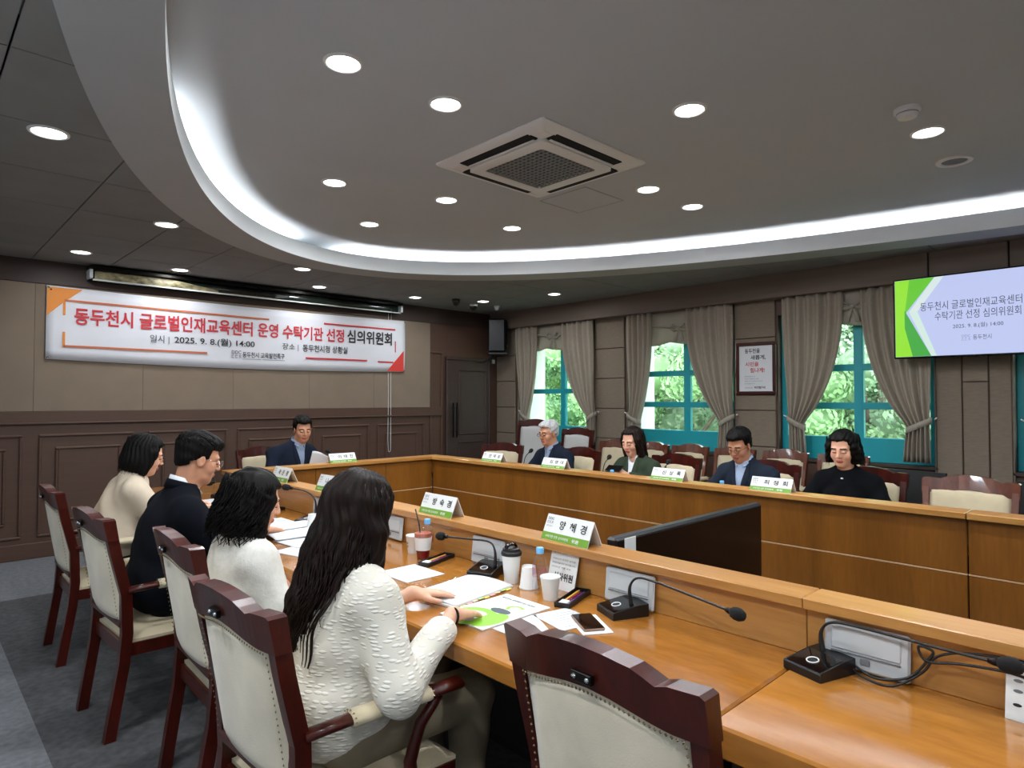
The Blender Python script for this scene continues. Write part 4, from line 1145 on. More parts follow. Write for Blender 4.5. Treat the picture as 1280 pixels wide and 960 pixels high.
def person(label, loc, rz, sp):
    t = thing('person', label, 'person', loc, rz)
    sp.setdefault('g', 1.0); sp.setdefault('hz', .53)
    sp['sh'] = {y: (q[0], q[1]*.94, q[2]-.034) for y, q in sp['sh'].items()}
    female = sp.get('female', False); sk = sp['skin']; far = sp.get('far', False)
    C = sp['head']; Rm = rotm(*sp.get('hrot', (0, .15, 0)))
    chunks = [head_mesh(C, Rm, sk, female, (sp['neck'][0], sp['neck'][1], sp['neck'][2]-.03), .0048 if far else .0042)]
    # torso and legs under the clothes, coarse
    b = body_sdf(sp, -.014, armfrac=1.0)
    hz = sp['hz']
    def legs(s, inf):
        for y in (-1, 1):
            kn = sp.get('knee', {}).get(y, (.42, y*.11, hz-.02)); an = sp.get('ank', {}).get(y, (.40, y*.11, .09))
            s.cap((.0, y*.085, hz-.01), kn, .082+inf, .060+inf, .03); s.cap(kn, an, .056+inf, .040+inf, .03)
        return s
    legs(b, -.01)
    v, f = snet(b, .014); chunks.append((v, f, None))
    for y in (-1, 1):
        hd = sp['hands'][y]
        w = sp['wr'][y]; e = sp['el'][y]
        chunks.append(hand_chunk(w, hd[0], hd[1], -y if not hd[3:] else hd[3], hd[2], sc=.92 if female else 1.0, h=.0036 if far else .003, elbow=np.array(e)+(np.array(w)-np.array(e))*(.0 if sp.get('bare') else .55), fr=.041 if sp.get('bare') else .032))
    me = np_mesh('body', chunks, [sk, LIP, BROW]); body = obj('body', me, t)
    # clothes
    inf = sp.get('inf', .016)
    top = body_sdf(sp, inf, armfrac=sp.get('sleeve', .93))
    top.ops.insert(2, ('e', V3(sp['chest'][0]*.5, 0, (hz+sp['chest'][2])/2+.03), V3(.112*sp['g']+inf, .148*sp['g']+inf, .22), None, 0, .06))
    if sp.get('hem'):
        for q in sp['hem']: top.ell(*q)
    top.fn(folds(sp.get('fold', .004), sp.get('ff', 38), rz+loc[1]))
    cx, cy, cz = sp['chest']; nx, ny, nz = sp['neck']
    tilt = math.atan2(nx, nz-hz)
    top.cut_ell((C[0]*.3+nx*.7+.01, C[1]*.3+ny*.7, nz+.055), (.075, .07, .065), .012)
    if 'vneck' in sp:
        w, dpt = sp['vneck']   # half width at the top, depth of the V
        def vee(P, d):
            zz = (nz+.02-P[..., 2]); ww = w*(1-zz/dpt)
            x_front = (P[..., 0]-(nx+(cx-nx)*np.clip(zz/(nz-cz), 0, 1.6)))
            cut = np.maximum(np.abs(P[..., 1]-ny)-ww, -(x_front-.01))
            cut = np.maximum(cut, zz-dpt)
            return np.maximum(d, -cut)
        top.fn(vee)
    top.cut_plane((0, 0, sp.get('hem_z', hz-.03)), (0, 0, -1), .006)
    v, f = snet(top, sp.get('th', .0085), lo=np.array((-9, -9, sp.get('hem_z', hz-.03)-.02), np.float32))
    jk = obj(sp.get('top_name', 'jacket'), np_mesh('jacket', [(v, f, None)], [sp['top']]), t)
    if 'vneck' in sp:
        w, dpt = sp['vneck']
        sh = body_sdf(sp, inf*.35, arms=False); sh.cap((nx, ny, nz-.03), (nx+(C[0]-nx)*.22, ny, nz+.028), .062 if not female else .05, .060 if not female else .05, .02)
        sh.cut_plane((nx, ny, nz+.030), (.35, 0, 1), .004)
        if sp.get('scoop'): sh.cut_ell((nx+.10, ny, nz-.005), (.07, .045, .075), .01)
        v, f = snet(sh, .009, lo=np.array((-9, -9, cz-.2), np.float32)); shirt = obj('shirt', np_mesh('shirt', [(v, f, None)], [sp['under']]), t)
        def band(rx, ry, zc, hgt, a0, a1, nm, mt_, par, th_=.006, lean=.012):
            m = M(); vs = []; fs = []; n_ = 22
            for i in range(n_+1):
                a = R(a0+(a1-a0)*i/n_); dip = .022*math.cos(a)
                for rr, zz in ((0, 0), (-lean, hgt), (th_-lean, hgt), (th_*1.6, 0)):
                    vs.append((nx-.008+(rx+rr)*math.cos(a), ny+(ry+rr)*math.sin(a), zc+zz-dip))
            for i in range(n_):
                for j in range(4): fs.append((i*4+j, i*4+(j+1) % 4, (i+1)*4+(j+1) % 4, (i+1)*4+j))
            fs += [(3, 2, 1, 0), (n_*4, n_*4+1, n_*4+2, n_*4+3)]
            m.add(vs, fs); return m.build(nm, mt_, par, True, fix=True)
        band(.078, .078, nz-.012, .040, 48, 312, 'jacket_collar', sp['top'], jk)
        if sp.get('collar'): band(.066, .064, nz+.002, .044, 25, 335, 'shirt_collar', sp['under'], shirt, .004)
        # lapels and collar
        for y in (-1, 1):
            m = M(); pts = []
            def sx(z): # front of the jacket at height z
                return None
            def surf(y_, z):
                lo_, hi_ = cx-.02, cx+.35
                xs_ = np.linspace(hi_, lo_, 90); P = np.stack([xs_, np.full(90, y_), np.full(90, z)], 1).astype(np.float32)
                dd = _lap.ev(P); i = np.argmax(dd < 0); return float(xs_[i]) if dd[i] < 0 else float(cx+.1)
            _lap = body_sdf(sp, inf, arms=False)
            row = []
            for i in range(9):
                s_ = i/8; z = nz-.015-(dpt-.02)*s_; wi = w*(1-(nz+.02-z)/dpt); lw = (.045*math.sin(min(1, s_*1.6)*PI*.55)+.012)*(1-s_**4)
                yi = ny+y*wi; yo = ny+y*(wi+lw)
                row.append(((surf(yi, z)+.008, yi, z), (surf(yo, z)+.006, yo, z+.012)))
            vs = []; fs = []
            for a_, b_ in row: vs += [a_, b_, (a_[0]-.008, a_[1], a_[2]), (b_[0]-.010, b_[1], b_[2])]
            for i in range(8):
                o_ = 4*i; fs += [(o_, o_+1, o_+5, o_+4), (o_+1, o_+3, o_+7, o_+5), (o_+2, o_, o_+4, o_+6)]
            m.add(vs, fs); m.build('lapel', sp['top'], jk, True, fix=True)
            if sp.get('collar'):
                m = M(); m.add([(nx+.045, ny+y*.012, nz+.012), (nx+.02, ny+y*.058, nz+.035), (nx+.045, ny+y*.060, nz-.01), (nx+.075, ny+y*.030, nz-.035),
                                (nx+.040, ny+y*.012, nz+.008), (nx+.012, ny+y*.054, nz+.030), (nx+.035, ny+y*.056, nz-.015), (nx+.066, ny+y*.028, nz-.040)],
                               [(0,1,2,3), (7,6,5,4), (0,4,5,1), (1,5,6,2), (2,6,7,3), (3,7,4,0)]); m.build('collar', sp['under'], shirt, fix=True)
    pt = legs(SDF(), .014); pt.ell((-.01, 0, hz+.0), (.135, .175*sp['g'], .10), .03); pt.fn(folds(.005, 30, loc[0]))
    v, f = snet(pt, .012); obj('trousers', np_mesh('trousers', [(v, f, None)], [sp['pants']]), t)
    for y in (-1, 1):
        an = sp.get('ank', {}).get(y, (.40, y*.11, .09))
        s = SDF(); s.cap((an[0]-.04, an[1], .045), (an[0]+.16, an[1]*1.08, .032), .042, .030, .03).cap((an[0], an[1], .12), (an[0], an[1], .05), .042, .045, .02); s.cut_plane((0, 0, .004), (0, 0, -1), .004)
        v, f = snet(s, .010); obj('shoe', np_mesh('shoe', [(v, f, None)], ['black']), t)
    # hair
    if sp.get('hair'):
        hm = sp['hair'](sp, C, Rm, t)
    if sp.get('glasses'):
        gc = sp['glasses']
        def P(x, y, z): return tuple(Rm@np.array((x, y, z))+np.array(C))
        m = M()
        for y in (-1, 1):
            rim = [P(.104-.25*abs(.0), y*.031+.023*math.cos(a), .0+.017*math.sin(a)) for a in np.linspace(0, 2*PI, 17)]
            m.tube(rim, .0016, 5, caps=False); m.tube([P(.104, y*.054, .006), P(.06, y*.074, .006), P(-.012, y*.080, .004)], .0016, 5)
        m.tube([P(.104, -.009, .002), P(.108, 0, .004), P(.104, .009, .002)], .0016, 5)
        gl = m.build('glasses', gc, t, True)
        for y in (-1, 1):
            m = M(); m.add([P(.104, y*.031+.022*math.cos(a), .016*math.sin(a)) for a in np.linspace(0, 2*PI, 16, endpoint=False)], [tuple(range(16))]); m.build('lens', 'clear', gl)
    return t

# ---- hair styles, shaped in the head frame
def hair_obj(sdf, C, Rm, t, hm, h=.0052, extra=None):
    v, f = snet(sdf, h); v = v@Rm.T+np.array(C)
    o = obj('hair', np_mesh('hair', [(v, f, None)], [hm]), t)
    if extra is not None: 
        e = extra.build('hair_strands', hm, o, True); e['kind'] = 'stuff'
    return o
def groove(amp, n, seed=0):
    def f(P, d):
        a = np.arctan2(P[..., 1], P[..., 0]+.02); return d+amp*np.sin(a*n+4*np.sin(P[..., 2]*22+seed)+seed)
    return f
def hair_short(hm, fringe=.0, vol=0.0, part=0):
    def go(sp, C, Rm, t):
        s = SDF(); s.ell((-.016, 0, .040), (.101, .0795, .086), .02).ell((-.022, 0, .066), (.092+vol, .074+vol, .064+vol), .03)
        s.ell((-.040, 0, .0), (.072, .076, .075), .02)
        s.ell((.046, part*.02, .092+vol*.3), (.050, .056, .024+vol*.5), .02)
        s.cut_box((.118, 0, -.035+fringe), (.085, .2, .092), .015)
        s.cut_box((.035, 0, -.118), (.062, .2, .120), .012, rotm(0, -.25)); s.cut_plane((-.08, 0, -.056), (.45, 0, -1), .012)
        s.fn(groove(.0018, 30)); s.fn(folds(.0025, 95, 3.0))
        rnd = random.Random(21); ps = []; c0 = np.array((-.020, 0, .062)); ra = np.array((.098+vol, .078+vol, .068+vol))
        for k in range(240):
            a = rnd.uniform(0, 2*PI); e = R(rnd.uniform(8, 85)); d = np.array((math.cos(e)*math.cos(a), math.cos(e)*math.sin(a), math.sin(e)))
            L = rnd.uniform(.03, .055); fl = np.array((.9 if d[0] > -.3 else -.3, .5*np.sign(d[1])*abs(d[1])+rnd.uniform(-.3, .3), -.5)); p = []
            u = d.copy()
            for i in range(6):
                q = c0+ra*u*(1.0+.012*math.sin(i*.9)); 
                if q[0] > .055 and q[2] < .062+fringe: break
                p.append(tuple(Rm@q+np.array(C))); u = u+fl*L/5/.09*.9; u /= np.linalg.norm(u)
            if len(p) > 2: ps.append(p)
        return hair_obj(s, C, Rm, t, hm, extra=strands(ps, .0030, 4))
    return go
def hair_bob(hm, length=.13, wide=.0, face=.045, curl=False, fringe=0.0, tuck=0.0):
    def go(sp, C, Rm, t):
        s = SDF(); s.ell((-.016, 0, .042), (.110, .092+wide*.5, .094), .02)
        s.ell((-.034, 0, -.02), (.092, .098+wide, .10), .04)
        s.ell((-.040, 0, -length*.62), (.074+wide*.6, .098+wide, .075), .045)
        for y in (-1, 1): s.cap((.02, y*.078, .02), (.006+tuck, y*(.088+wide), -length), .030, .026, .03)
        s.cut_box((.125+face-.045, 0, -.07+fringe), (.082, .062, .135), .02)
        s.cut_box((.19+face-.045, 0, -.12), (.11, .3, .19), .03)
        s.cut_plane((0, 0, -length-.02), (0, 0, -1), .02)
        s.fn(groove(.003, 26) if not curl else folds(.0045, 105, 1.0))
        ex = None
        rnd = random.Random(5); ps = []
        for k in range(260 if curl else 130):
            a = R(rnd.uniform(62, 298)); zz = rnd.uniform(.02, .09); L = length+zz+rnd.uniform(-.02, .035); p = []
            r0 = .094+wide*.5; ph = rnd.random()*6
            for i in range(11):
                s_ = i/10; z = zz-L*s_; rr = r0+wide*.6*min(1, s_*1.6)+.004+(.012 if curl else .004)*s_
                w = (.013 if curl else .002)*min(1, s_*1.5); rx = rr*(1.08-.2*s_)
                p.append(tuple(Rm@np.array((-.02+rx*math.cos(a)+w*math.sin(ph+s_*17), rr*math.sin(a)+w*math.cos(ph+s_*17), z))+np.array(C)))
            ps.append(p)
        ex = strands(ps, .0030 if curl else .0018, 4)
        return hair_obj(s, C, Rm, t, hm, extra=ex)
    return go
def hair_long(hm):
    def go(sp, C, Rm, t):
        s = SDF(); s.ell((-.016, 0, .042), (.114, .099, .098), .02); s.ell((-.036, 0, -.03), (.092, .108, .11), .04)
        s.ell((-.085, .012, -.15), (.060, .112, .12), .05)
        s.ell((-.118, .022, -.27), (.040, .085, .11), .05)
        s.cap((-.128, .055, -.26), (-.142, .072, -.43), .032, .006, .04); s.cap((-.132, .01, -.26), (-.148, .02, -.38), .028, .005, .04)
        s.cap((-.02, -.088, -.05), (.0, -.105, -.27), .040, .012, .04); s.cap((.03, .085, .0), (.03, .10, -.22), .034, .014, .04)
        s.cut_box((.14, 0, -.06), (.085, .065, .14), .02); s.cut_box((.205, 0, -.1), (.11, .3, .2), .03)
        s.fn(groove(.0035, 24)); s.fn(folds(.003, 60, 2))
        rnd = random.Random(11); ps = []
        for k in range(330):
            a = R(rnd.uniform(70, 290)); zz = rnd.uniform(.0, .10); back = -math.cos(a); left = math.sin(a)
            L = zz+.21+.12*max(0, back)+.15*max(0, left)*max(0, back+.4)+rnd.uniform(-.08, .06); ph = rnd.random()*6; p = []
            for i in range(15):
                s_ = i/14; z = zz-L*s_; r1 = .098*math.sqrt(max(.15, 1-((max(z, 0)-.02)/.12)**2)) if z > 0 else .098
                fall = max(0, -z)
                x = -.018+r1*1.08*math.cos(a)*(1-.35*min(.5, fall)) - .056*min(1, fall/.28)*(1 if back > -.2 else .2)
                y = (r1+.008)*math.sin(a)*(1+.15*min(1, fall/.1))*(1-.25*min(1, fall/.4))+.025*min(1, fall/.4)*max(0, back)
                w = .017*min(1, fall/.2)
                p.append(tuple(Rm@np.array((x+w*.6*math.sin(ph+s_*12), y+w*math.cos(ph*.35+s_*13), z))+np.array(C)))
            ps.append(p)
        for k in range(14):   # loose locks down the back
            y0 = (-.075 if k < 8 else -.03)-.004*(k % 8)+rnd.uniform(-.006, .006); ph = k*.12+(0 if k < 8 else 2); p = [tuple(Rm@np.array((-.115-.055*min(1, i/7)-.004*math.sin(i*.9+ph), y0+.003*i+.012*math.sin(i*.75+ph)*i/14, -.14-(.27 if k < 8 else .22)*i/14))+np.array(C)) for i in range(15)]
            ps.append(p)
        return hair_obj(s, C, Rm, t, hm, extra=strands(ps, .0032, 4))
    return go
# ---------------------------------------------------------------- the people
def sh(x, w, z): return {-1: (x, -w, z), 1: (x, w, z)}
DN = (0, 0, -1)
person('woman with long dark wavy hair in a slubby cream jacket, back to the viewer', (.95, 1.74, 0), 0, dict(
    female=True, skin=SKIN, top=TWEED, pants=KHAKI, hz=.53, chest=(.015, 0, .79), neck=(.045, .005, .985), head=(.085, .02, 1.115), hrot=(.25, .18, .03),
    sw=.165, sh=sh(.03, .163, .935), el={-1: (.03, -.275, .69), 1: (.11, .26, .69)}, wr={-1: (.325, -.135, .79), 1: (.37, .15, .785)},
    hands={-1: ((.17, .05, -.035), DN, .14), 1: ((.20, -.05, -.02), DN, .14)}, sleeve=.74, inf=.020, fold=.005, ff=34, bust=True, sg=.98, th=.0065,
    hem=[((-.02, 0, .60), (.152, .190, .14), .05)], hem_z=.475, hair=hair_long(HAIRB)))
# bracelet and cuff
m = M(); m.tube([(1.268+.0*math.cos(a)+.008*math.sin(a), 1.598+.029*math.cos(a), .786+.026*math.sin(a)) for a in np.linspace(0, 2*PI, 21)], .004, 6, caps=False)
one('bracelet', m, 'darkmetal', 'thin dark bracelet on the right wrist of the long-haired woman', 'bracelet', smooth=True)
person('woman with dark curly bob in a short-sleeved white jacket, hands together', (1.0, 2.62, 0), 0, dict(
    female=True, skin=SKIN, top=WHITEC, pants=DARKP, hz=.52, chest=(.0, 0, .745), neck=(.02, 0, .925), head=(.055, 0, 1.055), hrot=(-.15, .28, 0),
    sw=.16, sh=sh(.015, .158, .875), el={-1: (.06, -.225, .675), 1: (.06, .225, .675)}, wr={-1: (.215, -.055, .665), 1: (.22, .055, .67)},
    hands={-1: ((.3, .6, .02), (0, 0.2, -1), .5), 1: ((.3, -.6, .0), (0, -.2, -1), .5)}, sleeve=.12, bare=True, inf=.018, fold=.004, ff=42, bust=True,
    hem=[((-.02, 0, .58), (.150, .185, .12), .05)], hem_z=.48, hair=hair_bob(HAIRK, .145, .022, .058, True, tuck=.02)))
person('man with short black hair and glasses in a dark navy suit, seen in profile', (.95, 3.44, 0), 0, dict(
    skin=SKIN2, top=NAVY2, under=SHIRTW, pants=NAVY2, hz=.54, chest=(.03, 0, .83), neck=(.085, -.01, 1.035), head=(.145, -.02, 1.170), hrot=(-.06, .30, 0),
    g=1.08, sw=.19, sh=sh(.05, .185, .965), el={-1: (.20, -.26, .74), 1: (.22, .27, .78)}, wr={-1: (.42, -.12, .79), 1: (.46, .20, .835)},
    hands={-1: ((.2, .06, -.02), DN, .3), 1: ((.2, .02, .01), (0, -.6, -.8), .5)}, sleeve=.94, inf=.020, fold=.004, vneck=(.062, .30), collar=True,
    hem=[((-.02, 0, .60), (.150, .190, .13), .05)], hem_z=.44, glasses='chrome', hair=hair_short(HAIRK, .0, .010)))
person('woman with straight black bob and glasses in a cream blouse, farthest of the near row', (.98, 4.50, 0), 0, dict(
    female=True, skin=SKIN, top=CREAMC, pants=DARKP, hz=.53, chest=(.03, 0, .80), neck=(.09, 0, .995), head=(.145, 0, 1.120), hrot=(-.1, .32, 0),
    sw=.16, sh=sh(.05, .165, .935), el={-1: (.18, -.25, .75), 1: (.2, .26, .76)}, wr={-1: (.42, -.10, .78), 1: (.44, .16, .785)},
    hands={-1: ((.2, .08, -.02), DN, .3), 1: ((.2, -.04, -.02), DN, .3)}, sleeve=.85, inf=.022, fold=.007, ff=30, bust=True,
    hem=[((-.02, 0, .60), (.150, .190, .13), .05)], hem_z=.47, top_name='blouse', glasses='darkmetal', hair=hair_bob(HAIRK, .105, .004, .045)))
FW = dict(far=True, th=.009)
person('white-haired man with glasses in a navy jacket at the far row', (4.83, 4.40, 0), PI, dict(
    FW, skin=SKIN2, top=NAVY, under=SHIRTG, pants=DARKP, hz=.53, chest=(.02, 0, .80), neck=(.045, -.02, .995), head=(.08, -.035, 1.125), hrot=(-.12, .16, 0),
    sw=.18, sh=sh(.03, .178, .925), el={-1: (.12, -.27, .73), 1: (.12, .27, .73)}, wr={-1: (.36, -.10, .775), 1: (.36, .10, .775)},
    hands={-1: ((.2, .1, -.02), DN, .35), 1: ((.2, -.1, -.02), DN, .35)}, vneck=(.062, .30), collar=True, glasses='darkmetal', hair=hair_short(HAIRW, .016, .008)))
person('woman in an olive green blazer looking down at a phone', (4.82, 3.38, 0), PI, dict(
    FW, female=True, skin=SKIN, top=GREEN, under=SHIRTW, pants=DARKP, hz=.52, chest=(.02, 0, .775), neck=(.05, -.01, .965), head=(.085, -.02, 1.092), hrot=(-.08, .28, 0),
    sw=.165, sh=sh(.03, .165, .90), el={-1: (.12, -.25, .74), 1: (.12, .25, .74)}, wr={-1: (.33, -.02, .825), 1: (.33, .12, .815)},
    hands={-1: ((.15, .10, .06), (0, .6, -.4), .5), 1: ((.15, .0, .06), (0, -.6, -.4), .5)}, vneck=(.055, .26), scoop=True, bust=True, hair=hair_bob(HAIRB, .22, .0, .045, fringe=.018)))
person('man with black hair and dark glasses in a blue-charcoal suit, head bowed', (4.83, 2.36, 0), PI, dict(
    FW, skin=SKIN2, top=CHAR, under=SHIRT, pants=DARKP, hz=.53, chest=(.03, 0, .80), neck=(.06, -.01, .985), head=(.11, -.025, 1.112), hrot=(-.05, .42, 0),
    g=1.06, sw=.185, sh=sh(.03, .185, .92), el={-1: (.12, -.28, .73), 1: (.12, .28, .73)}, wr={-1: (.38, -.10, .775), 1: (.38, .10, .775)},
    hands={-1: ((.2, .1, -.02), DN, .35), 1: ((.2, -.1, -.02), DN, .35)}, vneck=(.060, .30), collar=True, glasses='black', hair=hair_short(HAIRK, .018, .010)))
person('woman with chin-length black hair in a black dress, hands before her', (4.83, 1.63, 0), PI, dict(
    FW, female=True, skin=SKIN, top=BLACKC, pants=BLACKC, hz=.53, chest=(.02, 0, .80), neck=(.05, 0, .985), head=(.08, -.01, 1.125), hrot=(0, .24, 0),
    sw=.165, sh=sh(.03, .170, .92), el={-1: (.10, -.27, .72), 1: (.12, .27, .72)}, wr={-1: (.36, -.08, .775), 1: (.36, .10, .775)},
    hands={-1: ((.2, .1, -.02), DN, .35), 1: ((.2, -.1, -.02), DN, .35)}, bust=True, top_name='dress', hair=hair_bob(HAIRK, .085, .004, .050, True, fringe=.006)))
m = M(); m.lathe([(.0001, -.006), (.008, -.003), (.009, .003), (.0001, .007)], 10, (4.698, 1.63, .925), cap=False)
one('brooch', m, 'card', 'small pale brooch at the neckline of the black dress', 'brooch', smooth=True)
person('man in a navy suit and grey-blue shirt reading at the back desk', (2.80, 6.10, 0), -PI/2, dict(
    FW, skin=SKIN2, top=NAVY, under=SHIRTG, pants=DARKP, hz=.54, chest=(.04, .02, .84), neck=(.075, .05, 1.04), head=(.115, .075, 1.172), hrot=(-.15, .22, 0),
    g=1.08, sw=.19, sh=sh(.05, .19, .975), el={-1: (.16, -.26, .76), 1: (.18, .30, .76)}, wr={-1: (.40, -.10, .785), 1: (.38, .18, .80)},
    hands={-1: ((.2, .1, -.02), DN, .35), 1: ((.2, .0, .03), (0, -.6, -.6), .5)}, vneck=(.062, .32), collar=True, hair=hair_short(HAIRK, .018, .010)))
# ---------------------------------------------------------------- name cards on the ledges
def name_card(x, y, rz, body, label, L=.255, W=.085, Hh=.095):
    """tent card; local front faces -x"""
    t = thing('name_card', label, 'name card', (x, y, LZ), rz, 'folded name cards on the ledges')
    m = M(); w = W/2; th = .0015
    for s in (-1, 1):
        m.add([(s*w, -L/2, 0), (s*w, L/2, 0), (0, L/2, Hh), (0, -L/2, Hh), (s*(w-.003), -L/2, 0), (s*(w-.003), L/2, 0), (0, L/2, Hh-.006), (0, -L/2, Hh-.006)],
              [(0,1,2,3), (7,6,5,4), (0,4,5,1), (1,5,6,2), (3,7,4,0)])
    m.build('card', 'card', t, fix=True)
    n = Vector((-Hh, 0, w)).normalized(); up = Vector((w, 0, Hh)).normalized(); rt = Vector((0, -1, 0)); o = Vector((-w, 0, 0))+n*.0007
    sl = math.hypot(w, Hh)
    def q(a0, a1, b0, b1, mt_, nm, k=0):
        pts = [o+n*k+rt*a0+up*b0, o+n*k+rt*a1+up*b0, o+n*k+rt*a1+up*b1, o+n*k+rt*a0+up*b1]
        mm = M(); mm.add(pts, [(0,1,2,3)]); return mm.build(nm, mt_, t)
    q(-L/2, L/2, .001, sl*.30, 'green', 'green_band')
    def tx(s_, a, b, w_, h_, mt_, bo=0.0): text(s_, mt_, t, o+n*.0006+rt*a+up*b, rt, up, w_, h_, bo, world=False)
    tx('수탁기관 선정 심의위원회', -L*.42, sl*.09, L*.50, sl*.11, 'card', .01); tx('위원', L*.16, sl*.08, L*.14, sl*.14, 'card', .02)
    tx('DDC', -L*.46, sl*.78, L*.13, sl*.10, 'grey_ink', .02); tx('ㄷㄷㅊ', -L*.46, sl*.64, L*.13, sl*.10, 'grey_ink', .02); tx('동두천시', -L*.46, sl*.50, L*.13, sl*.07, 'grey_ink')
    for k, c in enumerate(body): tx(c, -L*.18+k*L*.225, sl*.47, L*.125, sl*.34, 'ink', .018)
    return t
name_card(1.922, 1.675, R(-4), '양혜경', 'white and green name card on the near ledge directly left of the big monitor')
name_card(1.922, 2.51, 0, '방숙경', 'white and green name card on the near ledge behind the iced drink')
name_card(1.922, 3.60, R(3), '나현경', 'white and green name card on the near ledge half hidden by long hair')
name_card(1.922, 4.275, 0, '곽은경', 'white and green name card on the near ledge nearest the back desk')
name_card(3.885, 4.30, R(0), '전재성', 'white and green name card on the far ledge before the empty armchair', Hh=.08)
name_card(3.885, 3.55, R(0), '김영대', 'white and green name card on the far ledge before the white-haired man', Hh=.08)
name_card(3.885, 2.48, R(0), '신상록', 'white and green name card on the far ledge beside the green-blazer woman', Hh=.08)
name_card(3.885, 1.75, R(0), '최정희', 'white and green name card on the far ledge beside the woman in black', Hh=.08)
name_card(2.87, 5.20, R(90), '이태진', 'white and green name card on the back ledge', Hh=.08)

# ---------------------------------------------------------------- microphones
def mic(loc, rz, pts, label, ring=True, z=DZ):
    t = thing('gooseneck_microphone', label, 'microphone', (loc[0], loc[1], z), rz, 'gooseneck desk microphones')

    m = M(); poly = [(-.065, 0), (.07, 0), (.07, .042), (.03, .040), (-.062, .024), (-.065, .020)]
    vs = [(x, -.058, z_) for x, z_ in poly]+[(x, .058, z_) for x, z_ in poly]; n = len(poly)
    m.add(vs, [tuple(range(n)), tuple(reversed(range(n, 2*n)))]+[(i, n+i, n+(i+1) % n, (i+1) % n) for i in range(n)]); m.build('base', 'black', t, fix=True)
    m = M(); m.add([(-.060, -.052, .0258), (.028, -.052, .0408), (.028, .052, .0408), (-.060, .052, .0258)], [(0,1,2,3)]); m.build('top_plate', 'gloss', t)
    if ring:
        m = M(); pth = [(-.022+.015*math.cos(a), .015*math.sin(a), .0335+.0025*math.cos(a)) for a in np.linspace(0, 2*PI, 25)]; m.tube(pth, .0018, 6, caps=False); m.build('button_ring', 'card', t, True)
        m = M(); m.lathe([(.0001, .0005), (.012, 0)], 20, (-.022, 0, .0335), cap=False); m.build('button', 'black', t)
    inv = Matrix.Rotation(-rz, 4, 'Z') @ Matrix.Translation((-loc[0], -loc[1], -z))
    P = [inv @ Vector(p) for p in pts]
    # smooth the polyline
    def cr(P, n=6):
        out = []
        for i in range(len(P)-1):
            a, b, c, d = P[max(i-1, 0)], P[i], P[i+1], P[min(i+2, len(P)-1)]
            for k in range(n):
                s = k/n; out.append(.5*((2*b)+(c-a)*s+(2*a-5*b+4*c-d)*s*s+(3*b-a-3*c+d)*s**3))
        return out+[P[-1]]
    Q = cr(P); m = M(); m.tube(Q, [.0085-.0045*min(1, i/8) for i in range(len(Q))], 8); st = m.build('stem', 'black', t, True)
    d = (Q[-1]-Q[-3]).normalized(); e = Q[-1]
    m = M(); m.tube([e-d*.01, e, e+d*.012], [.006, .009, .010], 10); m.build('neck_ring', 'darkmetal', st, True)
    m = M(); m.tube([e+d*.010, e+d*.016, e+d*.026, e+d*.042, e+d*.054, e+d*.060], [.010, .0155, .0185, .0185, .013, .004], 14); m.build('windscreen', 'foam', t, True)
    return t
mic((1.80, .69), R(-18), [(1.845, .695, .775), (1.848, .700, .83), (1.848, .672, .862), (1.845, .60, .868), (1.83, .42, .868), (1.815, .31, .872)], 'gooseneck microphone at the lower right with cables looping behind it')
mic((1.795, 1.335), R(-24), [(1.80, 1.30, .775), (1.80, 1.305, .835), (1.80, 1.27, .872), (1.795, 1.18, .872), (1.77, 1.00, .860), (1.755, .925, .856)], 'gooseneck microphone behind the empty foreground chair, head bent right')
mic((1.785, 2.02), R(20), [(1.80, 1.985, .775), (1.80, 1.985, .84), (1.80, 2.02, .872), (1.785, 2.12, .870), (1.76, 2.26, .863)], 'gooseneck microphone left of the white tumbler, head bent left')
mic((1.765, 3.57), R(15), [(1.765, 3.50, .775), (1.765, 3.505, .88), (1.73, 3.54, .93), (1.67, 3.61, .95)], 'gooseneck microphone between the curly and the long-haired woman, head up')
mic((1.76, 4.95), R(10), [(1.78, 4.93, .775), (1.77, 4.95, .83), (1.75, 4.99, .85), (1.72, 5.03, .845)], 'gooseneck microphone in front of the man in profile', ring=False)
for i, (y, l) in enumerate(((4.12, 'gooseneck microphone before the white-haired man'), (3.22, 'gooseneck microphone left of the far green-blazer woman card'), (2.66, 'gooseneck microphone right of the green-blazer woman'))):
    mic((4.10, y), R(180), [(4.08, y, .775), (4.085, y, .88), (4.12, y+.01, .95), (4.19, y+.03, .985)], l, ring=False)
mic((2.94, 5.40), R(90), [(2.94, 5.42, .775), (2.94, 5.42, .88), (2.93, 5.46, .95), (2.92, 5.52, .975)], 'gooseneck microphone on the back desk', ring=False)
# flip-up socket panels on the ledge riser
for y, l in ((.595, 'silver flip-up socket panel behind the lower right microphone'), (1.36, 'silver flip-up socket panel behind the microphone with head bent right'), (2.11, 'silver flip-up socket panel left of the white tumbler'),
             (2.87, 'silver flip-up socket panel next to the hair of the long-haired woman'), (3.63, 'silver flip-up socket panel beside the water bottle left of the long-haired woman'), (4.40, 'silver flip-up socket panel before the curly-haired woman')):
    t = thing('socket_panel', l, 'socket panel', (1.872, y, DZ+.005), 0, 'silver socket panels on the riser')
    def tilt(m): return m.xf(Matrix.Rotation(R(6), 4, 'Y'))
    m = M(); m.box(-.012, .0, -.105, .105, .0, .118, .006); tilt(m).build('flap', 'silver', t)
    m = M(); m.box(-.016, -.010, -.085, .085, .045, .104, .003); tilt(m).build('flap_inset', 'silver', t)
    m = M(); m.box(-.0165, -.010, -.085, .085, .038, .041, .0005); m.box(-.016, -.010, -.012, .012, .018, .034, .002); tilt(m).build('latch', 'grey_ink', t)

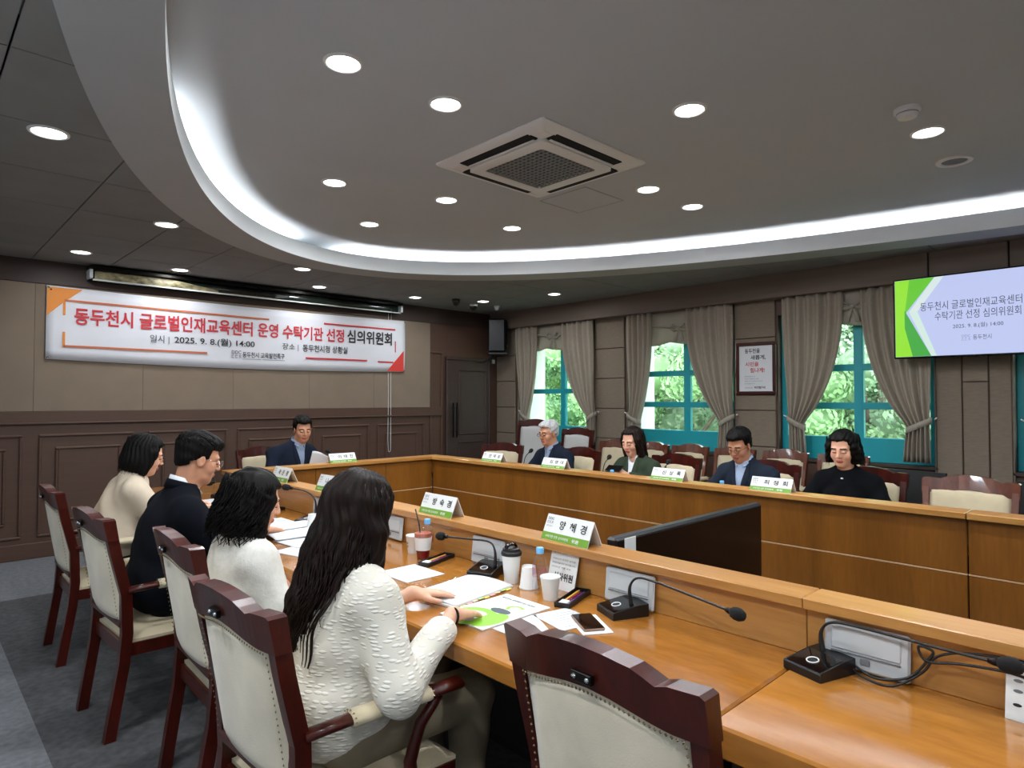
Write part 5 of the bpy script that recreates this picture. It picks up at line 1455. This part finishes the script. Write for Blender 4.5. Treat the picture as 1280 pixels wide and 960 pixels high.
# ---------------------------------------------------------------- things on the near desk
def bottle(x, y, z, label, s=1.0, group='small water bottles'):
    t = thing('water_bottle', label, 'bottle', (x, y, z), 0, group)
    m = M(); m.lathe([(.026*s, 0), (.029*s, .006*s), (.029*s, .04*s), (.026*s, .052*s), (.029*s, .064*s), (.029*s, .10*s), (.024*s, .125*s), (.013*s, .142*s), (.012*s, .150*s)], 20, cap=False)
    m.lathe([(.0001, .004*s), (.026*s, 0)], 20, cap=False); m.build('bottle_body', 'clear', t, True)
    m = M(); m.lathe([(.0295*s, .064*s), (.0295*s, .098*s)], 20, cap=False); m.build('wrap_label', glass_mat('pink film', (.93, .72, .80), .1), t, True)
    m = M(); m.lathe([(.0145*s, .148*s), (.0148*s, .166*s), (.013*s, .170*s), (.0001, .170*s)], 18, cap=False); m.build('cap', mat('sky blue cap', '#6fb4e8', .4), t, 50)
def cup(x, y, z, label, flip=False, s=1.0):
    t = thing('paper_cup', label, 'cup', (x, y, z), random.random()*6, 'white paper cups')
    pr = [(.026*s, 0), (.036*s, .078*s), (.038*s, .080*s), (.037*s, .084*s), (.0345*s, .082*s), (.0245*s, .006*s), (.0001, .006*s)]
    if flip: pr = [(r, .084*s-h) for r, h in pr]
    m = M(); m.lathe(pr, 24, cap=False); m.build('cup_wall', 'card', t, 50, fix=True)
    if not flip:
        m = M()
        for k in range(7):
            a0 = -.5+k*.17; r = .0305*s
            for zz in (.03, .045): m.add([((r+.0015*(zz/.045-.6))*math.cos(a), (r+.0015*(zz/.045-.6))*math.sin(a), h*s) for a, h in ((a0, zz), (a0+.12, zz), (a0+.12, zz+.009), (a0, zz+.009))], [(0,1,2,3)])
        m.xf(Matrix.Scale(1.07, 4, (1, 0, 0)) @ Matrix.Scale(1.07, 4, (0, 1, 0))); m.build('cup_print', 'grey_ink', t)
tb_ = thing('coffee_tumbler', 'white takeaway tumbler with black flip lid beside the microphone', 'tumbler', (1.783, 1.868, DZ))
m = M(); m.lathe([(.029, 0), (.030, .03), (.0305, .032), (.038, .108), (.038, .112)], 28); m.build('cup_body', 'card', tb_, 40, fix=True)
m = M(); m.lathe([(.041, .108), (.042, .116), (.040, .122), (.036, .125), (.034, .134), (.028, .136), (.0001, .132)], 28, cap=False); m.build('lid', 'black', tb_, 40, fix=True)
m = M(); m.tube([(-.028, .0, .128), (-.026, .002, .142), (-.008, .004, .150), (.018, .002, .148), (.03, 0, .136)], [.008, .011, .012, .010, .006], 8, flat=.6); m.build('lid_spout', 'gloss', tb_, True)
cup(1.778, 1.765, DZ, 'upturned white paper cup right of the tumbler', True); bottle(1.762, 1.690, DZ, 'small water bottle with sky blue cap between two paper cups')
cup(1.735, 1.612, DZ, 'white paper cup with grey print in front of the water bottle'); cup(1.785, 2.545, DZ, 'white paper cup beside the iced drink')
bottle(1.80, 2.455, DZ, 'water bottle behind the iced drink'); cup(1.70, 3.40, DZ, 'upturned white paper cup at the left edge of the long hair', True)
bottle(1.735, 3.32, DZ, 'water bottle with blue cap at the left edge of the long hair')
# iced drink
ic = thing('iced_drink', 'clear cup of red iced drink with white sleeve and black straw', 'drink', (1.75, 2.42, DZ))
m = M(); m.lathe([(.028, 0), (.042, .125), (.044, .128), (.043, .132)], 28, cap=False); m.lathe([(.0001, .001), (.028, 0)], 28, cap=False); m.build('cup', 'clear', ic, 50)
m = M(); m.lathe([(.0001, .003), (.0265, .003), (.0325, .055), (.0001, .055)], 24, cap=False); m.build('drink', mat('dark red drink', '#7a1a1c', .15), ic, 50)
m = M(); m.lathe([(.0001, .056), (.033, .056), (.039, .118), (.0001, .118)], 24, cap=False); m.build('ice', mat('pink ice', '#b6685a', .2), ic, 50)
m = M(); m.lathe([(.0335, .042), (.0400, .100), (.0410, .100), (.0345, .042)], 28, cap=False); m.build('sleeve', 'card', ic, 50, fix=True)
m = M(); m.lathe([(.045, .128), (.044, .138), (.036, .150), (.012, .153)], 28, cap=False); m.build('dome_lid', 'clear', ic, True)
m = M(); m.tube([(0, .0, .02), (-.012, .016, .16), (-.022, .030, .225)], .0032, 8); m.build('straw', 'black', ic, True)
# pen trays
def tray(x, y, rz, label):
    t = thing('pen_tray', label, 'pen tray', (x, y, DZ), rz, 'black pen trays')
    m = M(); m.box(-.028, .028, -.10, .10, 0, .004, .002)
    for q in ((-.03, -.026, -.10, .10), (.026, .03, -.10, .10), (-.03, .03, -.102, -.098), (-.03, .03, .098, .102)): m.box(*q, 0, .018, .0015)
    m.build('tray', 'black', t)
    for xo, c, a, b in ((-.012, mat('pencil yellow', '#d9a441', .4), -.08, .08), (.002, mat('crimson pen', '#7d1536', .3), -.085, .06), (.014, mat('violet pen', '#4a2a66', .3), -.07, .07)):
        m = M(); m.tube([(xo, a, .010), (xo, b, .010), (xo, b+.012, .010)], [.0042, .0042, .001], 8); m.build('pen', c, t, True)
    m = M(); m.box(-.018, .014, -.092, -.058, .004, .018, .003); m.build('eraser', 'card', t)
tray(1.785, 1.545, R(-72), 'black pen tray between the paper cup and the empty chair')
tray(1.765, 2.335, R(-72), 'black pen tray right of the iced drink'); tray(1.76, 4.10, R(-62), 'black pen tray before the curly-haired woman')
# printed booklet, spiral notebook, papers, phone
def sheet(pts, label, name='paper_sheet', z=DZ+.001, th=.0012, mt_='paper', group='loose papers on the near desk', lines=0, curl=0.0):
    t = thing(name, label, 'paper', (sum(p[0] for p in pts)/4, sum(p[1] for p in pts)/4, z), 0, group)
    a, b, c, d = [Vector((p[0], p[1], z)) for p in pts]
    def fn(u, v):
        p = (a*(1-u)+b*u)*(1-v)+(d*(1-u)+c*u)*v; p.z += curl*(u-.5)**2*4*math.sin(v*PI); return p
    m = M(); m.sheet(fn, 6, 6, (0, 0, th)); m.build('page', mt_, t, True, world=True, fix=True)
    if lines:
        m = M()
        for k in range(lines):
            v = .12+.76*k/lines; e = .85-.25*((k*37) % 5)/5
            P = [fn(.1, v), fn(e, v), fn(e, v+.016), fn(.1, v+.016)]; m.add([p+Vector((0, 0, th+.0006)) for p in P], [(0,1,2,3)])
        m.build('print_lines', 'grey_ink', t, world=True, fix=True)
    return t
bk = thing('booklet', 'white booklet with lime green cover art under the right hand', 'booklet', (1.495, 1.645, DZ))
m = M(); m.box(1.338, 1.652, 1.535, 1.755, DZ, DZ+.006, .001); m.build('cover', 'card', bk, world=True)
def blob(cx, cy, rx, ry, mt_, z, a0=0, a1=360, n=28, hole=0):
    m = M()
    if hole:
        vs = []; fs = []
        for i in range(n+1):
            a = R(a0+(a1-a0)*i/n); vs += [(cx+rx*math.cos(a), cy+ry*math.sin(a), z), (cx+rx*hole*math.cos(a), cy+ry*hole*math.sin(a), z)]
        for i in range(n): fs.append((2*i, 2*i+2, 2*i+3, 2*i+1))
        m.add(vs, fs)
    else: m.add([(cx+rx*math.cos(R(a0+(a1-a0)*i/n)), cy+ry*math.sin(R(a0+(a1-a0)*i/n)), z) for i in range(n)], [tuple(range(n))])
    m.build('cover_print', mt_, bk, world=True, fix=True)
zb = DZ+.0064
blob(1.40, 1.66, .085, .088, 'lime', zb, 0, 360, 32, .62); blob(1.415, 1.585, .075, .045, 'lime', zb+.0001); blob(1.50, 1.625, .022, .045, mat('slate print', '#3d4a50', .5), zb+.0002)
blob(1.55, 1.605, .030, .035, 'lime', zb+.0001, -60, 150, 20, .6); blob(1.375, 1.66, .03, .03, 'card', zb+.0002)
text('동두천시 글로벌인재교육센터', 'ink', bk, (1.605, 1.735, zb), (0, -1, 0), (1, 0, 0), .165, .015, .02)
nb = thing('spiral_notebook', 'thick open spiral notebook with colour tabs under the left hand', 'notebook', (1.55, 1.90, DZ))
NR = Matrix.Translation((1.555, 1.90, DZ)) @ Matrix.Rotation(R(8), 4, 'Z')
m = M(); m.box(-.165, .165, -.118, .118, 0, .010, .002); m.xf(NR); m.build('page_block', 'paper', nb, world=True)
m = M(); m.sheet(lambda u, v: (-.16+.32*u, -.118+.236*v, .0105+.010*math.sin(v*PI)**.8*(.4+.6*u)), 8, 12, (0, 0, .0008)); m.xf(NR); m.build('open_page', 'paper', nb, True, world=True, fix=True)
m = M()
for k in range(30):
    x = -.155+.31*k/29; m.tube([(x, .118+.006*math.cos(a), .008+.008*math.sin(a)) for a in np.linspace(0, 2*PI, 9)], .0009, 4, caps=False)
m.xf(NR); o_ = m.build('spiral', 'chrome', nb, True, world=True); o_['kind'] = 'stuff'
tabs = [mat('tab yellow', '#e3d44a', .6), mat('tab pink', '#e6a9a6', .6), mat('tab peach', '#e9c79a', .6), mat('tab green', '#a9c66a', .6)]
for k in range(9):
    x = -.14+.032*k; m = M(); m.box(x, x+.026, -.128, -.112, .003+.0012*(k % 4), .0042+.0012*(k % 4)); m.xf(NR); m.build('index_tab', tabs[k % 4], nb, world=True)
m = M()
for k in range(11): m.box(-.12+.02*k, -.12+.02*k+.0022, -.085, .03+.04*((k*7) % 3)/3, .0212, .0214)
m.xf(NR); m.build('print_lines', 'grey_ink', nb, world=True)
sheet(((1.50, 1.40), (1.375, 1.40), (1.375, 1.53), (1.57, 1.53)), 'white sheet at the table edge below the lime booklet', lines=0)
sheet(((1.67, 1.33), (1.52, 1.36), (1.56, 1.53), (1.70, 1.50)), 'printed sheet between pen tray and phone', lines=7)
sheet(((1.66, 2.14), (1.47, 2.14), (1.47, 2.36), (1.66, 2.36)), 'printed sheet left of the spiral notebook', lines=6)
sheet(((1.60, 2.88), (1.36, 2.80), (1.30, 3.02), (1.56, 3.10)), 'loose sheet hanging near the table edge beside the curly-haired woman', lines=5)
sheet(((1.68, 3.02), (1.42, 3.00), (1.40, 3.24), (1.66, 3.26)), 'loose sheet in the middle of the papers by the curly-haired woman', z=DZ+.003, lines=5)
sheet(((1.72, 3.62), (1.50, 3.62), (1.50, 3.86), (1.72, 3.86)), 'loose sheet before the man in profile', lines=6)
ob = thing('open_document', 'thick open document with curling pages before the curly-haired woman', 'document', (1.55, 3.36, DZ))
m = M(); m.sheet(lambda u, v: (1.40+.30*u, 3.20+.20*v, DZ+.006+.016*math.sin(v*PI*.9+.2)), 6, 10, (0, 0, .006)); m.build('left_pages', 'paper', ob, True, world=True, fix=True)
m = M(); m.sheet(lambda u, v: (1.41+.30*u, 3.40+.19*v, DZ+.006+.022*math.sin(v*PI*.8+.5)), 6, 10, (0, 0, .006)); m.build('right_pages', 'paper', ob, True, world=True, fix=True)
sheet(((1.66, 4.36), (1.45, 4.36), (1.45, 4.66), (1.66, 4.66)), 'stack of sheets before the woman in cream', th=.008, lines=6)
sheet(((1.70, 4.72), (1.52, 4.72), (1.52, 4.92), (1.70, 4.92)), 'single sheet beside the far gooseneck microphone', lines=5)
ph = thing('smartphone', 'dark smartphone lying on a white notepad behind the empty chair', 'phone', (1.615, 1.345, DZ))
PR = Matrix.Translation((1.625, 1.345, DZ)) @ Matrix.Rotation(R(58), 4, 'Z')
m = M(); m.box(-.09, .08, -.055, .045, 0, .004, .001); m.xf(PR); one('notepad', m, 'card', 'small white notepad under the dark smartphone', 'notepad')
m = M(); m.box(-.073, .073, -.036, .036, .0045, .0125, .004); m.xf(PR); m.build('phone_body', mat('tan phone case', '#8a6a58', .4), ph, world=True)
m = M(); m.box(-.070, .070, -.033, .033, .0125, .0132, .0005); m.xf(PR); m.build('screen', 'gloss', ph, world=True)
# placards leaning on the riser
def placard(y0, y1, zt, label, big, small):
    t = thing('notice_card', label, 'notice', (1.85, (y0+y1)/2, DZ), 0, 'notice cards leaning on the riser')
    xb_, xt = 1.845, 1.882
    m = M(); m.add([(xb_, y0, DZ), (xb_, y1, DZ), (xt, y1, zt), (xt, y0, zt), (xb_+.003, y0, DZ), (xb_+.003, y1, DZ), (xt+.003, y1, zt), (xt+.003, y0, zt)], [(3,2,1,0), (4,5,6,7), (0,1,5,4), (1,2,6,5), (2,3,7,6), (3,0,4,7)])
    m.build('card', 'card', t, world=True, fix=True)
    up = Vector((xt-xb_, 0, zt-DZ)).normalized(); n = Vector((-up.z, 0, up.x)); H_ = math.hypot(xt-xb_, zt-DZ); o = Vector((xb_, y1, DZ))+n*.0008; W_ = y1-y0
    for k, (s_, b, h, w, mt_, bo) in enumerate(small): text(s_, mt_, t, o+RYv*(W_*.08)+up*(H_*b), RYv, up, W_*w, H_*h, bo)
    if big: text(big, 'ink', t, o+RYv*(W_*.2)+up*(H_*.22), RYv, up, W_*.7, H_*.2, .03)
RYv = Vector((0, -1, 0))
placard(1.595, 1.735, .885, 'printed notice card standing behind the water bottle', '심사위원', (('심의위원회', .88, .06, .5, 'ink', .01), ('위원님의 공정한 심의를', .72, .045, .84, 'grey_ink', 0), ('부탁드립니다. 감사합니다', .62, .045, .84, 'grey_ink', 0), ('2025년 9월 8일', .52, .045, .7, 'grey_ink', 0)))
placard(.12, .295, .885, 'white card with grey diagrams at the right picture edge', '', (('● 사용방법', .72, .07, .6, 'ink', .02), ('● 전원 버튼', .55, .06, .7, 'grey_ink', 0), ('● 발언 버튼', .4, .06, .7, 'grey_ink', 0), ('● 주의사항', .2, .06, .6, 'ink', 0)))
# cables behind the lower right microphone
m = M()
def wob(pts, r=.0032):
    P = [Vector(p) for p in pts]; out = []
    for i in range(len(P)-1):
        a, b, c, d = P[max(i-1, 0)], P[i], P[i+1], P[min(i+2, len(P)-1)]
        for k in range(6):
            s = k/6; out.append(.5*((2*b)+(c-a)*s+(2*a-5*b+4*c-d)*s*s+(3*b-a-3*c+d)*s**3))
    return out+[P[-1]]
m.tube(wob([(1.85, .63, .755), (1.82, .58, .748), (1.83, .52, .745), (1.855, .46, .79), (1.865, .43, .835), (1.87, .36, .86), (1.87, .25, .868), (1.86, .15, .85), (1.84, .05, .80), (1.80, -.05, .745)]), .0035, 6)
m.tube(wob([(1.85, .62, .765), (1.83, .56, .752), (1.845, .49, .77), (1.86, .45, .82), (1.865, .44, .845), (1.86, .47, .85), (1.855, .45, .82), (1.85, .38, .835), (1.83, .28, .85), (1.82, .2, .84)]), .0035, 6)
one('microphone_cable', m, 'black', 'tangled black cables behind the lower right microphone', 'cable', smooth=True)
# red folder and standing card deep in the near row
m = M(); m.box(1.69, 1.75, 4.16, 4.20, DZ, DZ+.045, .004); one('red_box', m, mat('dark red box', '#6d1d22', .5), 'small dark red box before the curly-haired woman', 'box')

# ---------------------------------------------------------------- far row and back desk items
for y, l in ((3.86, 'water bottle before the white-haired man'), (3.14, 'water bottle with blue cap before the green-blazer woman'), (2.20, 'water bottle beside the far ledge card of the man in glasses')):
    bottle(4.10, y, DZ, l)
for y, l in ((3.95, 'paper cup before the white-haired man'), (2.28, 'paper cup before the man in glasses')): cup(4.06, y, DZ, l)
m = M(); m.box(4.14, 4.20, 3.38, 3.56, DZ, DZ+.02, .004); one('pen_tray', m, 'black', 'black tray on the far desk before the green-blazer woman', 'pen tray')
def phone2():
    t = thing('smartphone', 'dark phone held sideways by the woman in the green blazer', 'phone', (4.40, 3.34, .88))
    Q = Matrix.Translation((4.385, 3.335, .885)) @ Matrix.Rotation(R(-35), 4, 'Y')
    m = M(); m.box(-.038, .038, -.08, .08, -.004, .004, .003); m.xf(Q); m.build('phone_body', 'black', t, world=True)
    m = M(); m.box(-.035, .035, -.076, .076, .004, .0045); m.xf(Q); m.build('screen', 'gloss', t, world=True)
phone2()
rd = thing('reading_papers', 'white papers held up by the man at the back desk', 'paper', (2.85, 5.62, .79))
m = M(); m.sheet(lambda u, v: (2.76+.17*u+.02*v, 5.64-.16*v*.4+.02*math.sin(u*PI), .79+.20*v*(1-.35*u*u)), 8, 8, (0, .004, 0)); m.build('page', 'paper', rd, True, world=True, fix=True)
for y, l in ((2.36, 'sheet of paper before the man in glasses'), (1.60, 'sheet of paper before the woman in black')):
    sheet(((4.30, y-.1), (4.30, y+.12), (4.52, y+.12), (4.52, y-.1)), l, group='papers on the far desk')
# monitor standing inside the desk ring
mo = thing('floor_monitor', 'large black flat monitor standing inside the desk ring', 'monitor', (2.68, 1.57, 0))
m = M(); m.box(2.045, 3.31, 1.55, 1.60, .205, .922, .01); m.build('bezel', 'black', mo, world=True)
m = M(); m.box(2.06, 3.297, 1.5475, 1.552, .225, .908, .001); m.build('screen', mat('dark screen', '#06080c', .22, spec=.5), mo, world=True)
m = M(); m.box(2.10, 2.175, 1.5455, 1.5485, .845, .915, .001); st_ = m.build('sticker', 'card', mo, world=True)
m = M(); m.add([(2.138+.022*math.cos(a), 1.545, .875+.016*math.sin(a)) for a in np.linspace(0, 2*PI, 20, endpoint=False)], [tuple(range(20))]); m.build('sticker_print', 'green', st_, world=True)
m = M(); m.add([(2.122, 1.5446, .868), (2.138, 1.5446, .886), (2.154, 1.5446, .868)], [(0,1,2)]); m.build('sticker_print', 'card', st_, world=True)
for x in (2.35, 2.98):
    m = M(); m.tube([(x, 1.58, .21), (x, 1.58, .02)], .025, 10); lg_ = m.build('stand_post', 'black', mo, True, world=True)
    m = M(); m.box(x-.03, x+.03, 1.35, 1.80, 0, .022, .006); m.build('stand_foot', 'black', lg_, world=True)
# ---------------------------------------------------------------- the hillside outside
m = M(); m.grid(lambda u, v: (7.3+40*u, -30+75*v, -2.2+13*u**1.1+.5*math.sin(v*41+u*9)*u+.6*math.sin(v*97)*math.sin(u*37)*u), 60, 110)
struct('ground_outside', m, mat('shrubby slope', '#7f9a6e', .95, var=.45, vscale=1.6, detail=8, bump=1.0, bscale=6), True, fix=True)
LEAFS = [mat('bright leaf', '#86a873', .7, var=.25, vscale=1.2), mat('mid leaf', '#6f9868', .7, var=.25, vscale=1.2), mat('pale pine', '#92ab88', .7, var=.25, vscale=1.2)]  # pale greens put the distance haze into the leaf colour
BARK = mat('bark', '#6b5d50', .9, var=.2, vscale=12)
def tree_mesh(seed, k, n=14000):
    r = np.random.default_rng(seed)
    cl = np.array([(r.normal(0, .8), r.normal(0, .8), 2.5+r.uniform(-1.5, 1.3), r.uniform(.45, .8)) for _ in range(26)])
    c = cl[r.integers(len(cl), size=n)]; d = r.normal(size=(n, 3)); d /= np.linalg.norm(d, axis=1)[:, None]
    p = c[:, :3]+d*c[:, 3:]*r.uniform(.8, 1.1, (n, 1))*np.array((1, 1, .7))
    a = r.normal(size=(n, 3)); b = np.cross(d, a); b /= np.linalg.norm(b, axis=1)[:, None]; s = r.uniform(.035, .08, (n, 1)); q = np.cross(b, d)*.7+d*r.uniform(-.6, .6, (n, 1))
    vs = np.stack([p-b*s, p+q*s*.7, p+b*s, p-q*s*.7], 1).reshape(-1, 3); fs = np.arange(4*n).reshape(n, 4)
    f = np_mesh('foliage', [(vs, fs, None)], [LEAFS[k]]); f.polygons.foreach_set('use_smooth', np.zeros(n, bool))
    m = M()
    for c_ in cl:
        rr = c_[3]*.68; pr = [(rr*math.sin(PI*t/6)+1e-4, -rr*.7*math.cos(PI*t/6)) for t in range(7)]; m.lathe(pr, 9, tuple(c_[:3]), cap=False)
    core = m.mesh('crown_core', LEAFS[k], True)
    m = M(); m.tube([(0, 0, -.6), (.05, .03, 1), (0, .1, 2.6)], [.16, .12, .05], 8)
    for c_ in cl[:6]: m.tube([(0, .05, 1.0), (c_[0]*.5, c_[1]*.5, 1.6), tuple(c_[:3])], [.07, .05, .02], 6)
    return f, core, m.mesh('trunk', BARK, True)
TM = [tree_mesh(3, 0), tree_mesh(8, 1), tree_mesh(14, 2)]
rt = random.Random(3)
kinds = ['bright green leafy tree', 'mid green leafy tree', 'pale green bushy tree']
wins = ['outside the corner window', 'outside the middle window', 'outside the window left of the television']
# each entry: window, direction (y over x from the viewer), distance east, size, kind
TREES = [(0, .99, 13.5, 1.0, 1, 'nearest tree'), (0, .90, 17.5, 1.3, 0, 'tree behind the nearest one'), (0, .97, 23, 1.8, 2, 'far tree up the slope'),
         (1, .70, 13, 1.0, 0, 'nearest tree'), (1, .59, 15.5, 1.1, 2, 'right-hand tree'), (1, .655, 20, 1.5, 1, 'far tree up the slope'), (1, .56, 26, 2.1, 0, 'farthest tree at the top'), (1, .72, 27, 2.1, 2, 'farthest tree at the top left'),
         (2, .41, 12.8, .95, 0, 'nearest tree'), (2, .30, 14.5, 1.1, 2, 'right-hand tree'), (2, .36, 19, 1.5, 1, 'far tree up the slope'), (2, .26, 21, 1.5, 0, 'far right tree'), (2, .42, 27, 2.2, 2, 'farthest tree at the top left'), (2, .31, 29, 2.2, 1, 'farthest tree at the top')]
for wi, dy, x, sz, k, wh in TREES:
    z = -2.2+13*((x-7.3)/40)**1.1-.7*sz
    t = thing('tree', '%s %s' % (wh, wins[wi]), 'tree', (x, dy*x, z), rt.random()*6, 'trees on the slope outside')
    t.scale = (sz, sz, sz*rt.uniform(.95, 1.15))
    f, c, tr = TM[k]; q = obj('foliage', f, t); q['kind'] = 'stuff'; obj('crown_core', c, t); obj('trunk', tr, t)
